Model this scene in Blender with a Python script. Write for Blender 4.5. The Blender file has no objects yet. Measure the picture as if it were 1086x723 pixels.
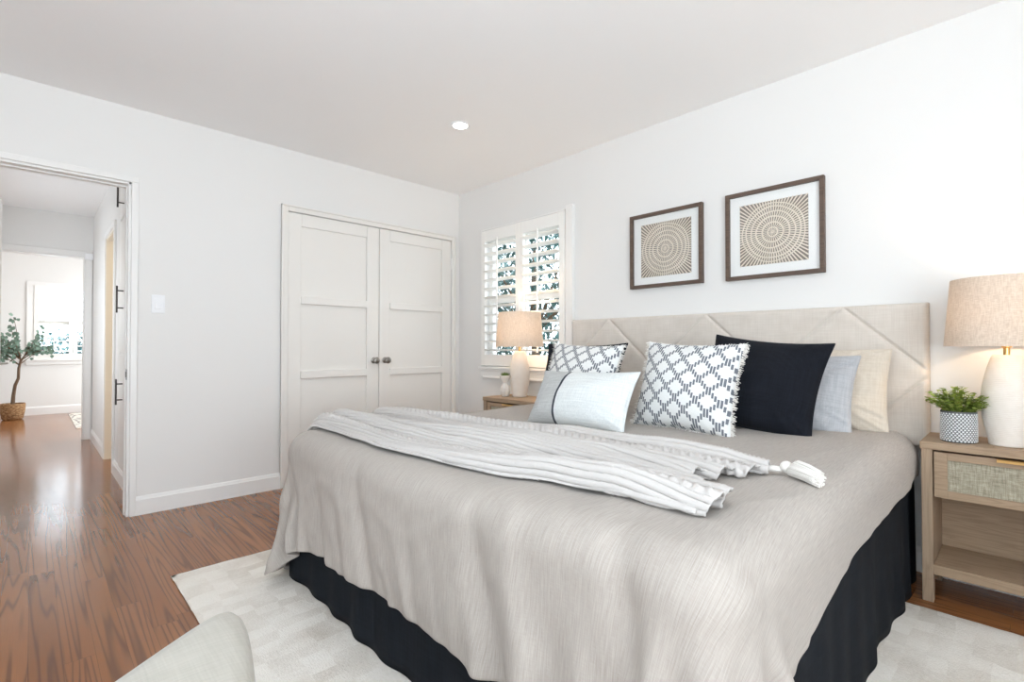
import bpy, bmesh, math, random
import numpy as np
from mathutils import Vector, Matrix, noise
from mathutils.bvhtree import BVHTree
S = bpy.context.scene
COL = S.collection
R = math.radians
PI = math.pi
random.seed(4)

# ------------------------------------------------------------------ camera
cam_d = bpy.data.cameras.new('camera')
cam_d.sensor_fit = 'HORIZONTAL'; cam_d.sensor_width = 36.0
cam_d.lens = 528.24 / 1086 * 36.0
cam_d.clip_start = 0.03
cam = bpy.data.objects.new('camera', cam_d); COL.objects.link(cam)
cam.location = (0, 0, 1.04)
cam.rotation_euler = (R(90 + 0.723), 0, R(-43.966))
S.camera = cam
S.view_settings.view_transform = 'Standard'
S.view_settings.look = 'None'
S.view_settings.gamma = 1.0
S.view_settings.use_curve_mapping = False
S.view_settings.exposure = 0.0
S.cycles.max_bounces = 10
S.cycles.diffuse_bounces = 7

# ------------------------------------------------------------------ world and lights
W = bpy.data.worlds.new('daylight'); S.world = W; W.use_nodes = True
bg = W.node_tree.nodes['Background']
bg.inputs[0].default_value = (0.80, 0.91, 1.0, 1); bg.inputs[1].default_value = 4.6

def area(name, loc, rot, sx, sy, power, col):
    l = bpy.data.lights.new(name, 'AREA'); l.shape = 'RECTANGLE'; l.size = sx; l.size_y = sy
    l.energy = power; l.color = col
    o = bpy.data.objects.new(name, l); COL.objects.link(o); o.location = loc; o.rotation_euler = rot
    return o
# added fill lights outside the unseen walls, tilted up to brighten the ceiling
area('front_fill', (-0.1, -2.10, 1.10), (R(152), 0, 0), 2.2, 1.3, 124, (0.90, 0.96, 1.0))
area('left_fill', (-1.90, 0.3, 1.10), (R(152), 0, R(-90)), 2.1, 1.3, 21, (0.88, 0.95, 1.0))
area('hall_fill', (-1.15, 5.9, 1.3), (R(98), 0, R(-90)), 1.1, 0.8, 13, (0.95, 0.97, 1.0))  # unseen area light added to brighten the hallway
# added light inside the far room, out of view, to brighten it
area('far_room_fill', (2.6, 9.0, 1.5), (R(90), 0, R(90)), 1.8, 1.4, 58, (0.93, 0.97, 1.0))

# ------------------------------------------------------------------ node helpers
def C(r, g, b):
    f = lambda v: (v / 255 / 12.92) if v / 255 <= 0.04045 else ((v / 255 + 0.055) / 1.055) ** 2.4
    return (f(r), f(g), f(b), 1)

class NT:
    def __init__(s, name, rough=0.5, metal=0.0, spec=0.5, base=(0.8, 0.8, 0.8, 1)):
        s.m = bpy.data.materials.new(name); s.m.use_nodes = True
        s.t = s.m.node_tree; s.b = s.t.nodes['Principled BSDF']
        s.b.inputs['Roughness'].default_value = rough; s.b.inputs['Metallic'].default_value = metal
        s.b.inputs['Specular IOR Level'].default_value = spec; s.b.inputs['Base Color'].default_value = base
        s._c = None
    def n(s, t, **kw):
        x = s.t.nodes.new(t)
        for k, v in kw.items(): setattr(x, k, v)
        return x
    def ln(s, a, b): s.t.links.new(a, b)
    def put(s, inp, v):
        if hasattr(v, 'is_output') or isinstance(v, bpy.types.NodeSocket): s.ln(v, inp)
        else: inp.default_value = v
    def m_(s, op, a, b=0.0, c=0.0):
        x = s.n('ShaderNodeMath', operation=op)
        s.put(x.inputs[0], a); s.put(x.inputs[1], b); s.put(x.inputs[2], c)
        return x.outputs[0]
    def co(s, kind='Object'):
        if s._c is None: s._c = s.n('ShaderNodeTexCoord')
        return s._c.outputs[kind]
    def xyz(s, v=None):
        x = s.n('ShaderNodeSeparateXYZ'); s.ln(v or s.co(), x.inputs[0]); return x.outputs
    def vec(s, x, y, z):
        c = s.n('ShaderNodeCombineXYZ'); s.put(c.inputs[0], x); s.put(c.inputs[1], y); s.put(c.inputs[2], z); return c.outputs[0]
    def map(s, sc, v=None):
        x = s.n('ShaderNodeMapping'); s.ln(v or s.co(), x.inputs[0]); x.inputs['Scale'].default_value = sc; return x.outputs[0]
    def noise(s, sc=5, det=3, v=None, rough=0.5, dist=0.0):
        x = s.n('ShaderNodeTexNoise'); s.ln(v or s.co(), x.inputs['Vector'])
        x.inputs['Scale'].default_value = sc; x.inputs['Detail'].default_value = det
        x.inputs['Roughness'].default_value = rough; x.inputs['Distortion'].default_value = dist
        return x.outputs[0]
    def ramp(s, f, stops):
        x = s.n('ShaderNodeValToRGB'); s.put(x.inputs[0], f); e = x.color_ramp.elements
        while len(e) < len(stops): e.new(0.5)
        for i, (p, c) in enumerate(stops): e[i].position = p; e[i].color = c
        return x.outputs[0]
    def mix(s, f, a, b, blend='MIX'):
        x = s.n('ShaderNodeMix', data_type='RGBA', blend_type=blend)
        s.put(x.inputs[0], f); s.put(x.inputs[6], a); s.put(x.inputs[7], b); return x.outputs[2]
    def col(s, v): s.put(s.b.inputs['Base Color'], v)
    def rough(s, v): s.put(s.b.inputs['Roughness'], v)
    def bump(s, h, st=0.3, d=0.01):
        x = s.n('ShaderNodeBump'); s.put(x.inputs['Height'], h)
        x.inputs['Strength'].default_value = st; x.inputs['Distance'].default_value = d
        s.ln(x.outputs[0], s.b.inputs['Normal'])

def paint(name, rgb, rough=0.55, bump=0.04, sc=60):
    t = NT(name, rough); t.col(C(*rgb)); t.bump(t.noise(sc, 3), bump, 0.004); return t.m
def metal(name, rgb, rough=0.3):
    t = NT(name, rough, 1.0); t.col(t.mix(t.noise(40, 2), C(*rgb), C(*[min(255, v + 14) for v in rgb]))); return t.m

def linen(name, a, b, sc=1.0, rough=0.9, st=0.25, sheen=0.15, axes=((260, 9, 9), (9, 260, 9), (9, 9, 260))):
    t = NT(name, rough, spec=0.15)
    n1 = t.noise(sc, 2, t.map(axes[0])); n2 = t.noise(sc, 2, t.map(axes[1])); n3 = t.noise(sc, 2, t.map(axes[2]))
    f = t.m_('ADD', t.m_('ADD', n1, n2), n3); f = t.m_('MULTIPLY', f, 1 / 3)
    t.col(t.ramp(f, [(0.36, C(*a)), (0.64, C(*b))]))
    t.bump(f, st, 0.002)
    try: t.b.inputs['Sheen Weight'].default_value = sheen
    except Exception: pass
    return t.m

def wood(name, a, b, dark, axis=1, rough=0.55, sc=1.0):
    t = NT(name, rough, spec=0.35)
    s1 = [30 * sc] * 3; s1[axis] = 2.0 * sc
    s2 = [170 * sc] * 3; s2[axis] = 6 * sc
    n1 = t.noise(1, 3, t.map(s1), dist=0.4); n2 = t.noise(1, 2, t.map(s2))
    w = t.m_('ADD', t.m_('MULTIPLY', t.m_('SINE', t.m_('MULTIPLY', n1, 42)), 0.5), 0.5)
    c = t.mix(n2, C(*a), C(*b)); c = t.mix(t.m_('MULTIPLY', t.m_('POWER', w, 3), 0.45), c, C(*dark))
    t.col(c); t.bump(n2, 0.08, 0.003); return t.m

M = {}
M['wall'] = paint('white_wall_paint', (230, 229, 227), 0.6)
M['ceiling'] = paint('ceiling_paint', (247, 247, 247), 0.7)
M['trim'] = paint('gloss_white_trim', (236, 235, 233), 0.3, 0.01)
M['closet'] = paint('warm_white_door_paint', (232, 229, 224), 0.38, 0.015)
M['warm_lit_wall'] = paint('warm_lit_paint', (238, 230, 214), 0.6)  # warm glow from the side room is put into this cream colour
M['shutter'] = paint('shutter_white', (244, 242, 238), 0.35, 0.01)
M['nickel'] = metal('satin_nickel', (150, 146, 140), 0.28)
M['dark_metal'] = metal('dark_bronze_metal', (82, 78, 76), 0.4)
M['brass'] = metal('brushed_brass', (216, 176, 112), 0.28)
M['plate'] = paint('white_plastic', (240, 241, 243), 0.3, 0.0)
M['ceramic_w'] = paint('white_ceramic', (238, 234, 228), 0.35, 0.02)
M['soil'] = paint('dark_soil', (40, 32, 26), 0.95, 0.5)
M['oak'] = wood('light_oak_grain_y', (176, 152, 126), (156, 132, 108), (132, 108, 86), 1)
M['oak_z'] = wood('light_oak_grain_z', (176, 154, 130), (154, 132, 110), (132, 110, 90), 2)
M['frame'] = wood('walnut_grey_frame', (110, 92, 80), (92, 76, 66), (74, 60, 52), 1)
M['bark'] = wood('bark', (120, 96, 74), (96, 76, 58), (70, 54, 40), 2)

# floor: strip oak running into the room
t = NT('oak_strip_floor', 0.2, spec=0.5)
x, y, z = t.xyz()
PW = 0.083
ix = t.m_('FLOOR', t.m_('DIVIDE', x, PW))
wn = t.n('ShaderNodeTexWhiteNoise', noise_dimensions='1D'); t.ln(ix, wn.inputs['W'])
yy = t.m_('ADD', t.m_('DIVIDE', y, 1.15), t.m_('MULTIPLY', wn.outputs[0], 7.3))
iy = t.m_('FLOOR', yy)
wn2 = t.n('ShaderNodeTexWhiteNoise', noise_dimensions='2D'); t.ln(t.vec(ix, iy, 0), wn2.inputs['Vector'])
rnd = wn2.outputs[0]
gv = t.vec(t.m_('ADD', t.m_('MULTIPLY', x, 13.0), t.m_('MULTIPLY', rnd, 37)), t.m_('ADD', t.m_('MULTIPLY', y, 0.42), t.m_('MULTIPLY', rnd, 91)), 0)
gn = t.noise(1, 1.6, gv, 0.4, 0.1)
gw = t.m_('ADD', t.m_('MULTIPLY', t.m_('SINE', t.m_('MULTIPLY', gn, 64)), 0.5), 0.5)
gl = t.m_('POWER', gw, 5)
pore = t.noise(1, 2, t.map((420, 9, 1)))
c = t.ramp(rnd, [(0.0, C(140, 88, 48)), (0.5, C(152, 97, 55)), (1.0, C(163, 108, 64))])
c = t.mix(t.m_('MULTIPLY', pore, 0.5), c, C(116, 74, 50))
c = t.mix(t.m_('MULTIPLY', gl, 0.62), c, C(82, 50, 34))
fx = t.m_('FRACT', t.m_('DIVIDE', x, PW)); fy = t.m_('FRACT', yy)
gap = t.m_('MAXIMUM', t.m_('LESS_THAN', fx, 0.014), t.m_('LESS_THAN', fy, 0.0012))
c = t.mix(t.m_('MULTIPLY', gap, 0.6), c, C(70, 42, 28))
t.col(c)
t.rough(t.m_('ADD', 0.12, t.m_('MULTIPLY', t.noise(12, 2), 0.08)))
t.bump(t.m_('SUBTRACT', t.m_('MULTIPLY', t.noise(3.5, 2), 0.6), t.m_('MULTIPLY', gap, 0.3)), 0.10, 0.006)
M['floor'] = t.m

# rug
def rug_mat(name, a, b, c3, px, py):
    t = NT(name, 0.95, spec=0.1)
    x, y, z = t.xyz()
    w = t.noise(6, 3)
    xx = t.m_('ADD', t.m_('DIVIDE', x, px), t.m_('MULTIPLY', w, 0.9)); yy = t.m_('ADD', t.m_('DIVIDE', y, py), t.m_('MULTIPLY', w, 0.9))
    wn = t.n('ShaderNodeTexWhiteNoise', noise_dimensions='2D'); t.ln(t.vec(t.m_('FLOOR', xx), t.m_('FLOOR', yy), 0), wn.inputs['Vector'])
    big = t.noise(1.3, 2)
    soft = t.noise(7, 4)
    f = t.m_('ADD', t.m_('ADD', t.m_('MULTIPLY', wn.outputs[0], 0.23), t.m_('MULTIPLY', soft, 0.6)), t.m_('MULTIPLY', t.noise(90, 3), 0.3))
    f = t.m_('MULTIPLY', f, t.m_('MULTIPLY', big, 1.7))
    t.col(t.ramp(f, [(0.1, C(*a)), (0.42, C(*b)), (0.85, C(*c3))]))
    st = t.noise(1, 3, t.map((300, 60, 60)))
    t.bump(t.m_('ADD', t.m_('ADD', st, t.m_('MULTIPLY', t.noise(160, 2), 1.0)), t.m_('MULTIPLY', wn.outputs[0], 0.3)), 0.5, 0.005)
    return t.m
M['rug'] = rug_mat('ivory_checked_rug', (246, 243, 237), (234, 229, 221), (194, 184, 171), 0.085, 0.055)
t = NT('ivory_grey_pattern_rug', 0.95, spec=0.1)
v = t.n('ShaderNodeTexVoronoi', feature='DISTANCE_TO_EDGE'); t.ln(t.co(), v.inputs['Vector']); v.inputs['Scale'].default_value = 7
t.col(t.mix(t.m_('LESS_THAN', v.outputs[0], 0.07), C(232, 226, 216), C(150, 144, 140)))
M['rug_far'] = t.m

t = NT('greige_linen', 0.9, spec=0.15)
uvv = t.co('UV')
n1 = t.noise(1, 2, t.map((12, 380, 1), uvv)); n2 = t.noise(1, 2, t.map((22, 820, 1), uvv)); n3 = t.noise(1, 2, t.map((700, 60, 1), uvv))
f = t.m_('ADD', t.m_('ADD', t.m_('MULTIPLY', n1, 0.36), t.m_('MULTIPLY', n2, 0.44)), t.m_('MULTIPLY', n3, 0.20))
t.col(t.ramp(f, [(0.32, C(153, 145, 138)), (0.68, C(184, 177, 170))])); t.bump(f, 0.10, 0.002)
t.b.inputs['Sheen Weight'].default_value = 0.1
M['duvet'] = t.m
M['headboard'] = linen('oatmeal_upholstery', (205, 196, 186), (219, 211, 202), st=0.15)
M['ottoman'] = linen('cream_upholstery', (174, 170, 160), (190, 186, 177), st=0.2)
M['navy'] = linen('black_wool_cushion', (16, 18, 24), (27, 30, 38), st=0.3, sheen=0.03)
M['skirt'] = linen('black_cotton_skirt', (20, 23, 28), (30, 34, 40), st=0.15, sheen=0.0)
M['bluegrey'] = linen('blue_grey_linen', (164, 166, 170), (190, 191, 194), st=0.2)
M['beige_p'] = linen('sand_linen', (200, 188, 172), (216, 206, 192), st=0.15)
M['shade'] = None
M['knit'] = paint('oatmeal_knit_wool', (194, 190, 187), 0.95, 0.35, 420)
M['mattress'] = linen('mattress_ticking', (220, 218, 214), (232, 230, 226))
M['fringe'] = paint('off_white_cotton_fringe', (234, 231, 226), 0.95, 0.2, 300)

# two tone lumbar cushion: light grey left third, pale right, charcoal band
t = NT('two_tone_lumbar_fabric', 0.9, spec=0.12)
x, y, z = t.xyz()
f = t.m_('DIVIDE', t.m_('ADD', t.noise(1, 2, t.map((240, 240, 9))), t.noise(1, 2, t.map((9, 9, 240)))), 2)
light = t.ramp(f, [(0.36, C(206, 211, 212)), (0.64, C(226, 230, 230))])
grey = t.ramp(f, [(0.36, C(176, 178, 178)), (0.64, C(198, 200, 200))])
c = t.mix(t.m_('LESS_THAN', x, -0.085), light, grey)
band = t.m_('MULTIPLY', t.m_('GREATER_THAN', x, -0.092), t.m_('LESS_THAN', x, -0.077))
t.col(t.mix(band, c, C(66, 70, 78))); t.bump(f, 0.3, 0.002)
M['lumbar'] = t.m

# ikat trellis fabric: short vertical dashes stepping along a diamond lattice
t = NT('ikat_trellis_fabric', 0.9, spec=0.12)
x, y, z = t.xyz()
cw = 0.0118; P_ = 0.0944; Q_ = 0.096
xo = t.m_('ADD', x, 5.0); zo = t.m_('ADD', z, 5.0)
ixn = t.m_('FLOOR', t.m_('DIVIDE', xo, cw)); fxn = t.m_('FRACT', t.m_('DIVIDE', xo, cw))
xc = t.m_('MULTIPLY', t.m_('ADD', ixn, 0.5), cw)
tri = t.m_('ABSOLUTE', t.m_('SUBTRACT', t.m_('FRACT', t.m_('DIVIDE', xc, P_)), 0.5))   # 0..0.5
ph = t.m_('MULTIPLY', tri, Q_)
def dash(sign):
    d = t.m_('FRACT', t.m_('ADD', t.m_('DIVIDE', t.m_('ADD', zo, t.m_('MULTIPLY', ph, sign)), Q_), 0.5))
    d = t.m_('ABSOLUTE', t.m_('SUBTRACT', d, 0.5))
    return t.m_('LESS_THAN', d, 0.125)
dd = t.m_('MAXIMUM', dash(1.0), dash(-1.0))
colm = t.m_('MULTIPLY', t.m_('GREATER_THAN', fxn, 0.14), t.m_('LESS_THAN', fxn, 0.86))
dd = t.m_('MULTIPLY', dd, colm)
weave = t.noise(1, 2, t.map((260, 260, 260)))
g = t.mix(weave, C(92, 96, 104), C(128, 132, 140))
wh = t.mix(weave, C(214, 216, 216), C(236, 237, 236))
t.col(t.mix(dd, wh, g)); t.bump(weave, 0.4, 0.003)
M['ikat'] = t.m

# lampshade: thin translucent linen
t = NT('linen_lampshade', 0.9, spec=0.1)
f = t.m_('DIVIDE', t.m_('ADD', t.noise(1, 2, t.map((60, 60, 420))), t.noise(1, 2, t.map((260, 260, 30)))), 2)
cc = t.ramp(f, [(0.36, C(212, 200, 186)), (0.64, C(234, 224, 212))]); t.col(cc)
tr = t.n('ShaderNodeBsdfTranslucent'); t.ln(cc, tr.inputs[0])
mx = t.n('ShaderNodeMixShader'); mx.inputs[0].default_value = 0.30
t.ln(t.b.outputs[0], mx.inputs[1]); t.ln(tr.outputs[0], mx.inputs[2])
t.ln(mx.outputs[0], t.t.nodes['Material Output'].inputs[0]); t.bump(f, 0.3, 0.002)
M['shade'] = t.m
# ribbed ceramic lamp body
t = NT('ribbed_matte_ceramic', 0.6, spec=0.3)
x, y, z = t.xyz()
t.col(t.mix(t.noise(30, 3), C(228, 220, 210), C(240, 234, 226)))
t.bump(t.m_('ADD', t.m_('SINE', t.m_('MULTIPLY', z, 900)), t.noise(200, 2)), 0.25, 0.002)
M['lampbody'] = t.m
def emis(name, rgb, st):
    t = NT(name); t.b.inputs['Emission Color'].default_value = C(*rgb); t.b.inputs['Emission Strength'].default_value = st; t.col(C(*rgb)); return t.m
M['can'] = emis('lit_downlight_lens', (255, 250, 240), 14)
M['bulb'] = emis('lit_bulb', (255, 222, 176), 6)
# cane webbing
t = NT('woven_cane', 0.7, spec=0.3)
x, y, z = t.xyz()
wv = t.m_('MULTIPLY', t.m_('SINE', t.m_('MULTIPLY', y, 2100)), t.m_('SINE', t.m_('MULTIPLY', z, 2100)))
n1 = t.noise(1, 2, t.map((1, 240, 24))); n2 = t.noise(1, 2, t.map((1, 24, 240)))
f = t.m_('ADD', t.m_('MULTIPLY', t.m_('ADD', n1, n2), 0.5), t.m_('MULTIPLY', wv, 0.13))
t.col(t.ramp(f, [(0.30, C(124, 116, 98)), (0.5, C(166, 158, 138)), (0.70, C(196, 190, 170))])); t.bump(f, 0.6, 0.003)
M['cane'] = t.m
# woven basket
t = NT('woven_seagrass', 0.8, spec=0.2)
f = t.m_('ADD', t.noise(1, 3, t.map((30, 30, 110))), 0)
t.col(t.ramp(f, [(0.3, C(96, 70, 48)), (0.5, C(158, 122, 86)), (0.72, C(200, 168, 128))])); t.bump(f, 0.8, 0.01)
M['basket'] = t.m
def leafmat(name, a, b, rough=0.5):
    t = NT(name, rough, spec=0.4)
    t.col(t.mix(t.noise(24, 2), C(*a), C(*b)))
    return t.m
M['leaf_box'] = leafmat('boxwood_leaf', (92, 116, 44), (178, 196, 96))
M['leaf_euc'] = leafmat('eucalyptus_leaf', (76, 104, 92), (136, 160, 142))
M['leaf_out'] = leafmat('dark_evergreen_leaf', (44, 74, 74), (96, 132, 126), 0.3)
M['leaf_out2'] = leafmat('blue_green_leaf', (70, 112, 116), (124, 160, 158), 0.4)
M['succ'] = leafmat('succulent_leaf', (70, 92, 48), (120, 140, 84))
M['grout'] = paint('dark_pot_gaps', (96, 98, 100), 0.7)
M['potw'] = paint('glazed_white_pot', (226, 228, 230), 0.35)
M['mat'] = paint('white_mat_board', (244, 244, 242), 0.8, 0.0)
M['artback'] = paint('taupe_backing', (136, 127, 118), 0.9, 0.1)
M['strip'] = linen('natural_palm_strip', (222, 210, 194), (240, 231, 218), st=0.3)
M['ground'] = paint('garden_soil', (96, 92, 80), 0.95, 0.5, 8)
t = NT('clear_glass', 0.02)
gt = t.n('ShaderNodeBsdfTransparent'); gg = t.n('ShaderNodeBsdfGlossy'); gg.inputs['Roughness'].default_value = 0.02
fr = t.n('ShaderNodeFresnel'); fr.inputs[0].default_value = 1.2
mx = t.n('ShaderNodeMixShader'); t.ln(fr.outputs[0], mx.inputs[0]); t.ln(gt.outputs[0], mx.inputs[1]); t.ln(gg.outputs[0], mx.inputs[2])
t.ln(mx.outputs[0], t.t.nodes['Material Output'].inputs[0])
M['glass'] = t.m

# ------------------------------------------------------------------ mesh helpers
def link(name, me, mat, parent=None):
    o = bpy.data.objects.new(name, me); COL.objects.link(o)
    if mat is not None: me.materials.append(mat)
    if parent is not None: o.parent = parent
    return o
def obj(name, bm, mat, parent=None, smooth=False, bevel=0.0, sharp=40):
    bmesh.ops.recalc_face_normals(bm, faces=bm.faces)
    me = bpy.data.meshes.new(name); bm.to_mesh(me); bm.free()
    if smooth:
        for p in me.polygons: p.use_smooth = True
        try: me.set_sharp_from_angle(angle=R(sharp))
        except Exception: pass
    o = link(name, me, mat, parent)
    if bevel > 0:
        b = o.modifiers.new('bevel', 'BEVEL'); b.width = bevel; b.segments = 2; b.limit_method = 'ANGLE'
    return o
def box(bm, x0, x1, y0, y1, z0, z1, mt=None):
    vs = [bm.verts.new((x, y, z)) for z in (z0, z1) for y in (y0, y1) for x in (x0, x1)]
    if mt is not None:
        for v in vs: v.co = mt @ v.co
    for f in ((0, 1, 3, 2), (4, 6, 7, 5), (0, 4, 5, 1), (2, 3, 7, 6), (0, 2, 6, 4), (1, 5, 7, 3)):
        bm.faces.new([vs[i] for i in f])
def BX(*bs):
    bm = bmesh.new()
    for b in bs: box(bm, *b)
    return bm
def lathe(bm, prof, seg=48, c=(0, 0, 0), cap0=True, cap1=True, mt=None):
    rings = []
    for r, z in prof:
        ring = []
        for k in range(seg):
            a = 2 * PI * k / seg
            p = Vector((c[0] + r * math.cos(a), c[1] + r * math.sin(a), c[2] + z))
            if mt is not None: p = mt @ p
            ring.append(bm.verts.new(p))
        rings.append(ring)
    for a, b in zip(rings, rings[1:]):
        for k in range(seg): bm.faces.new((a[k], a[(k + 1) % seg], b[(k + 1) % seg], b[k]))
    if cap0: bm.faces.new(rings[0][::-1])
    if cap1: bm.faces.new(rings[-1])
def tube(bm, pts, rad, seg=8):
    pts = [Vector(p) for p in pts]; n = len(pts)
    rads = rad if isinstance(rad, (list, tuple)) else [rad] * n
    rings = []
    up = Vector((0.3, 0.2, 1)).normalized()
    for i, p in enumerate(pts):
        d = (pts[min(i + 1, n - 1)] - pts[max(i - 1, 0)]).normalized()
        a = d.cross(up)
        if a.length < 1e-3: a = d.cross(Vector((1, 0, 0)))
        a.normalize(); b = d.cross(a).normalized()
        rings.append([bm.verts.new(p + (a * math.cos(2 * PI * k / seg) + b * math.sin(2 * PI * k / seg)) * rads[i]) for k in range(seg)])
    for r1, r2 in zip(rings, rings[1:]):
        for k in range(seg): bm.faces.new((r1[k], r1[(k + 1) % seg], r2[(k + 1) % seg], r2[k]))
    bm.faces.new(rings[0][::-1]); bm.faces.new(rings[-1])
def rot_to(d):
    return Vector(d).to_track_quat('Z', 'Y').to_matrix().to_4x4()
def gridmesh(name, P, mat, parent=None, smooth=True, uv=None):
    nu, nv = P.shape[:2]
    me = bpy.data.meshes.new(name)
    idx = np.arange(nu * nv).reshape(nu, nv)
    f = np.stack([idx[:-1, :-1], idx[1:, :-1], idx[1:, 1:], idx[:-1, 1:]], -1).reshape(-1, 4)
    me.from_pydata(P.reshape(-1, 3).tolist(), [], f.tolist()); me.update()
    if smooth:
        for p in me.polygons: p.use_smooth = True
    if uv:
        lay = me.uv_layers.new(name='weave'); li = np.zeros(len(me.loops), dtype=np.int32); me.loops.foreach_get('vertex_index', li)
        co_ = np.stack([(li // nv) * uv, (li % nv) * uv], -1).astype(np.float32); lay.data.foreach_set('uv', co_.ravel())
    return link(name, me, mat, parent)
def empty(name, label, cat, loc=(0, 0, 0), rz=0.0, group=None):
    o = bpy.data.objects.new(name, None); COL.objects.link(o); o.location = loc; o.rotation_euler = (0, 0, rz)
    o.empty_display_size = 0.05
    o['label'] = label; o['category'] = cat
    if group: o['group'] = group
    return o
def tag(o, label, cat, group=None):
    o['label'] = label; o['category'] = cat
    if group: o['group'] = group
    return o
def st(o): o['kind'] = 'structure'; return o
def dup(root, loc=None, rz=None, label=None):
    def cp(o, par):
        c = o.copy(); COL.objects.link(c)
        if par is not None: c.parent = par
        for ch in o.children: cp(ch, c)
        return c
    r = cp(root, None)
    if loc is not None: r.location = loc
    if rz is not None: r.rotation_euler = (0, 0, rz)
    if label: r['label'] = label
    return r

# ------------------------------------------------------------------ room shell
A = 3.846; B = 2.985; H = 2.525
T = 0.12
LX = -1.30; FY = -1.50            # the unseen left and front walls
st(obj('floor', BX((LX - T, 3.2, FY - T, 11.0, -0.06, 0.0)), M['floor']))
st(obj('ceiling', BX((LX - T, 3.2, FY - T, 11.0, H, H + 0.1)), M['ceiling']))
# back wall with doorway and closet recess
DL, DR, DT = -0.39, 0.437, 2.060
CL, CR, CT = 1.375, 2.900, 2.062
st(obj('wall_back', BX((LX - T, DL, A, A + T, 0, H), (DR, CL, A, A + T, 0, H), (DL, DR, A, A + T, DT, H),
                       (CL, CR, A, A + T, CT, H), (CR, B + T, A, A + T, 0, H), (CL, CR, A + 0.06, A + T, 0, CT)), M['wall']))
WY0, WY1, WZ0, WZ1 = 2.545, 3.455, 0.90, 2.06
st(obj('wall_right', BX((B, B + T, FY - T, 2.336, 0, H), (B + 0.008, B + T, 2.336, WY0, 0, H), (B + 0.008, B + T, WY1, A, 0, H),
                        (B + 0.008, B + T, WY0, WY1, 0, WZ0), (B + 0.008, B + T, WY0, WY1, WZ1, H)), M['wall']))
st(obj('wall_left', BX((LX - T, LX, FY - T, -0.75, 0, H), (LX - T, LX, 1.35, A, 0, H), (LX - T, LX, -0.75, 1.35, 0, 0.8), (LX - T, LX, -0.75, 1.35, 2.1, H)), M['wall']))
st(obj('wall_front', BX((LX, -1.2, FY - T, FY, 0, H), (1.0, B, FY - T, FY, 0, H), (-1.2, 1.0, FY - T, FY, 0, 0.8), (-1.2, 1.0, FY - T, FY, 2.1, H)), M['wall']))

def bb_profile(bm, x0, y0, x1, y1, h=0.115, th=0.015):
    # baseboard along a line, standing off on the left-hand side of the direction
    d = Vector((x1 - x0, y1 - y0, 0)); L = d.length; d.normalize(); n = Vector((-d.y, d.x, 0))
    prof = [(0, 0), (th, 0), (th, h - 0.022), (th - 0.004, h - 0.016), (th - 0.007, h - 0.006), (th - 0.011, h), (0, h)]
    r = [[bm.verts.new(Vector((x0, y0, 0)) + d * s + n * a + Vector((0, 0, b))) for a, b in prof] for s in (0, L)]
    for i in range(len(prof)): bm.faces.new((r[0][i], r[0][(i + 1) % len(prof)], r[1][(i + 1) % len(prof)], r[1][i]))
    bm.faces.new(r[0][::-1]); bm.faces.new(r[1])
bm = bmesh.new(); bb_profile(bm, CL - 0.05, A, 0.472, A); st(obj('baseboard_back', bm, M['trim']))
bm = bmesh.new(); bb_profile(bm, B, FY, B, 2.336); bb_profile(bm, B + 0.008, 2.336, B + 0.008, A - 0.005); st(obj('baseboard_right', bm, M['trim']))

# casings
def casing(bm, pts, w=0.048, th=0.016, axis='y', face=A, sgn=-1):
    for (a0, a1, z0, z1) in pts:
        f0, f1 = sorted((face, face + sgn * th))
        if axis == 'y': box(bm, a0, a1, f0, f1, z0, z1)
        else: box(bm, f0, f1, a0, a1, z0, z1)
bm = bmesh.new()
casing(bm, [(DR, DR + 0.035, 0, DT), (DL - 0.035, DL, 0, DT), (DL - 0.035, DR + 0.035, DT, DT + 0.035)])
st(obj('trim_1', bm, M['trim'], bevel=0.003))
bm = BX((DR - 0.014, DR, A - 0.002, A + T + 0.002, 0, DT), (DL, DL + 0.014, A - 0.002, A + T + 0.002, 0, DT), (DL, DR, A - 0.002, A + T + 0.002, DT - 0.014, DT),
        (DR - 0.020, DR - 0.012, A + 0.05, A + 0.09, 0, DT - 0.012), (DL + 0.012, DR - 0.020, A + 0.05, A + 0.09, DT - 0.022, DT - 0.012))
st(obj('trim_2', bm, M['trim'], bevel=0.002))
sp = obj('strike_plate', BX((DR - 0.0165, DR - 0.0135, A + 0.002, A + 0.028, 0.84, 0.905), (DR - 0.020, DR - 0.0135, A + 0.006, A + 0.018, 0.855, 0.89)), M['dark_metal'])
tag(sp, 'small dark metal strike plate on the right jamb of the open doorway', 'strike plate')
# closet casing
bm = bmesh.new()
casing(bm, [(CL - 0.05, CL, 0, CT + 0.045), (CR, CR + 0.038, 0, CT + 0.045), (CL, CR, CT, CT + 0.045)], th=0.014)
casing(bm, [(CL - 0.05, CL - 0.036, 0, CT + 0.045), (CL - 0.05, CR + 0.038, CT + 0.033, CT + 0.045), (CR + 0.026, CR + 0.038, 0, CT + 0.045)], th=0.024)
st(obj('trim_3', bm, M['closet'], bevel=0.003))

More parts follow.
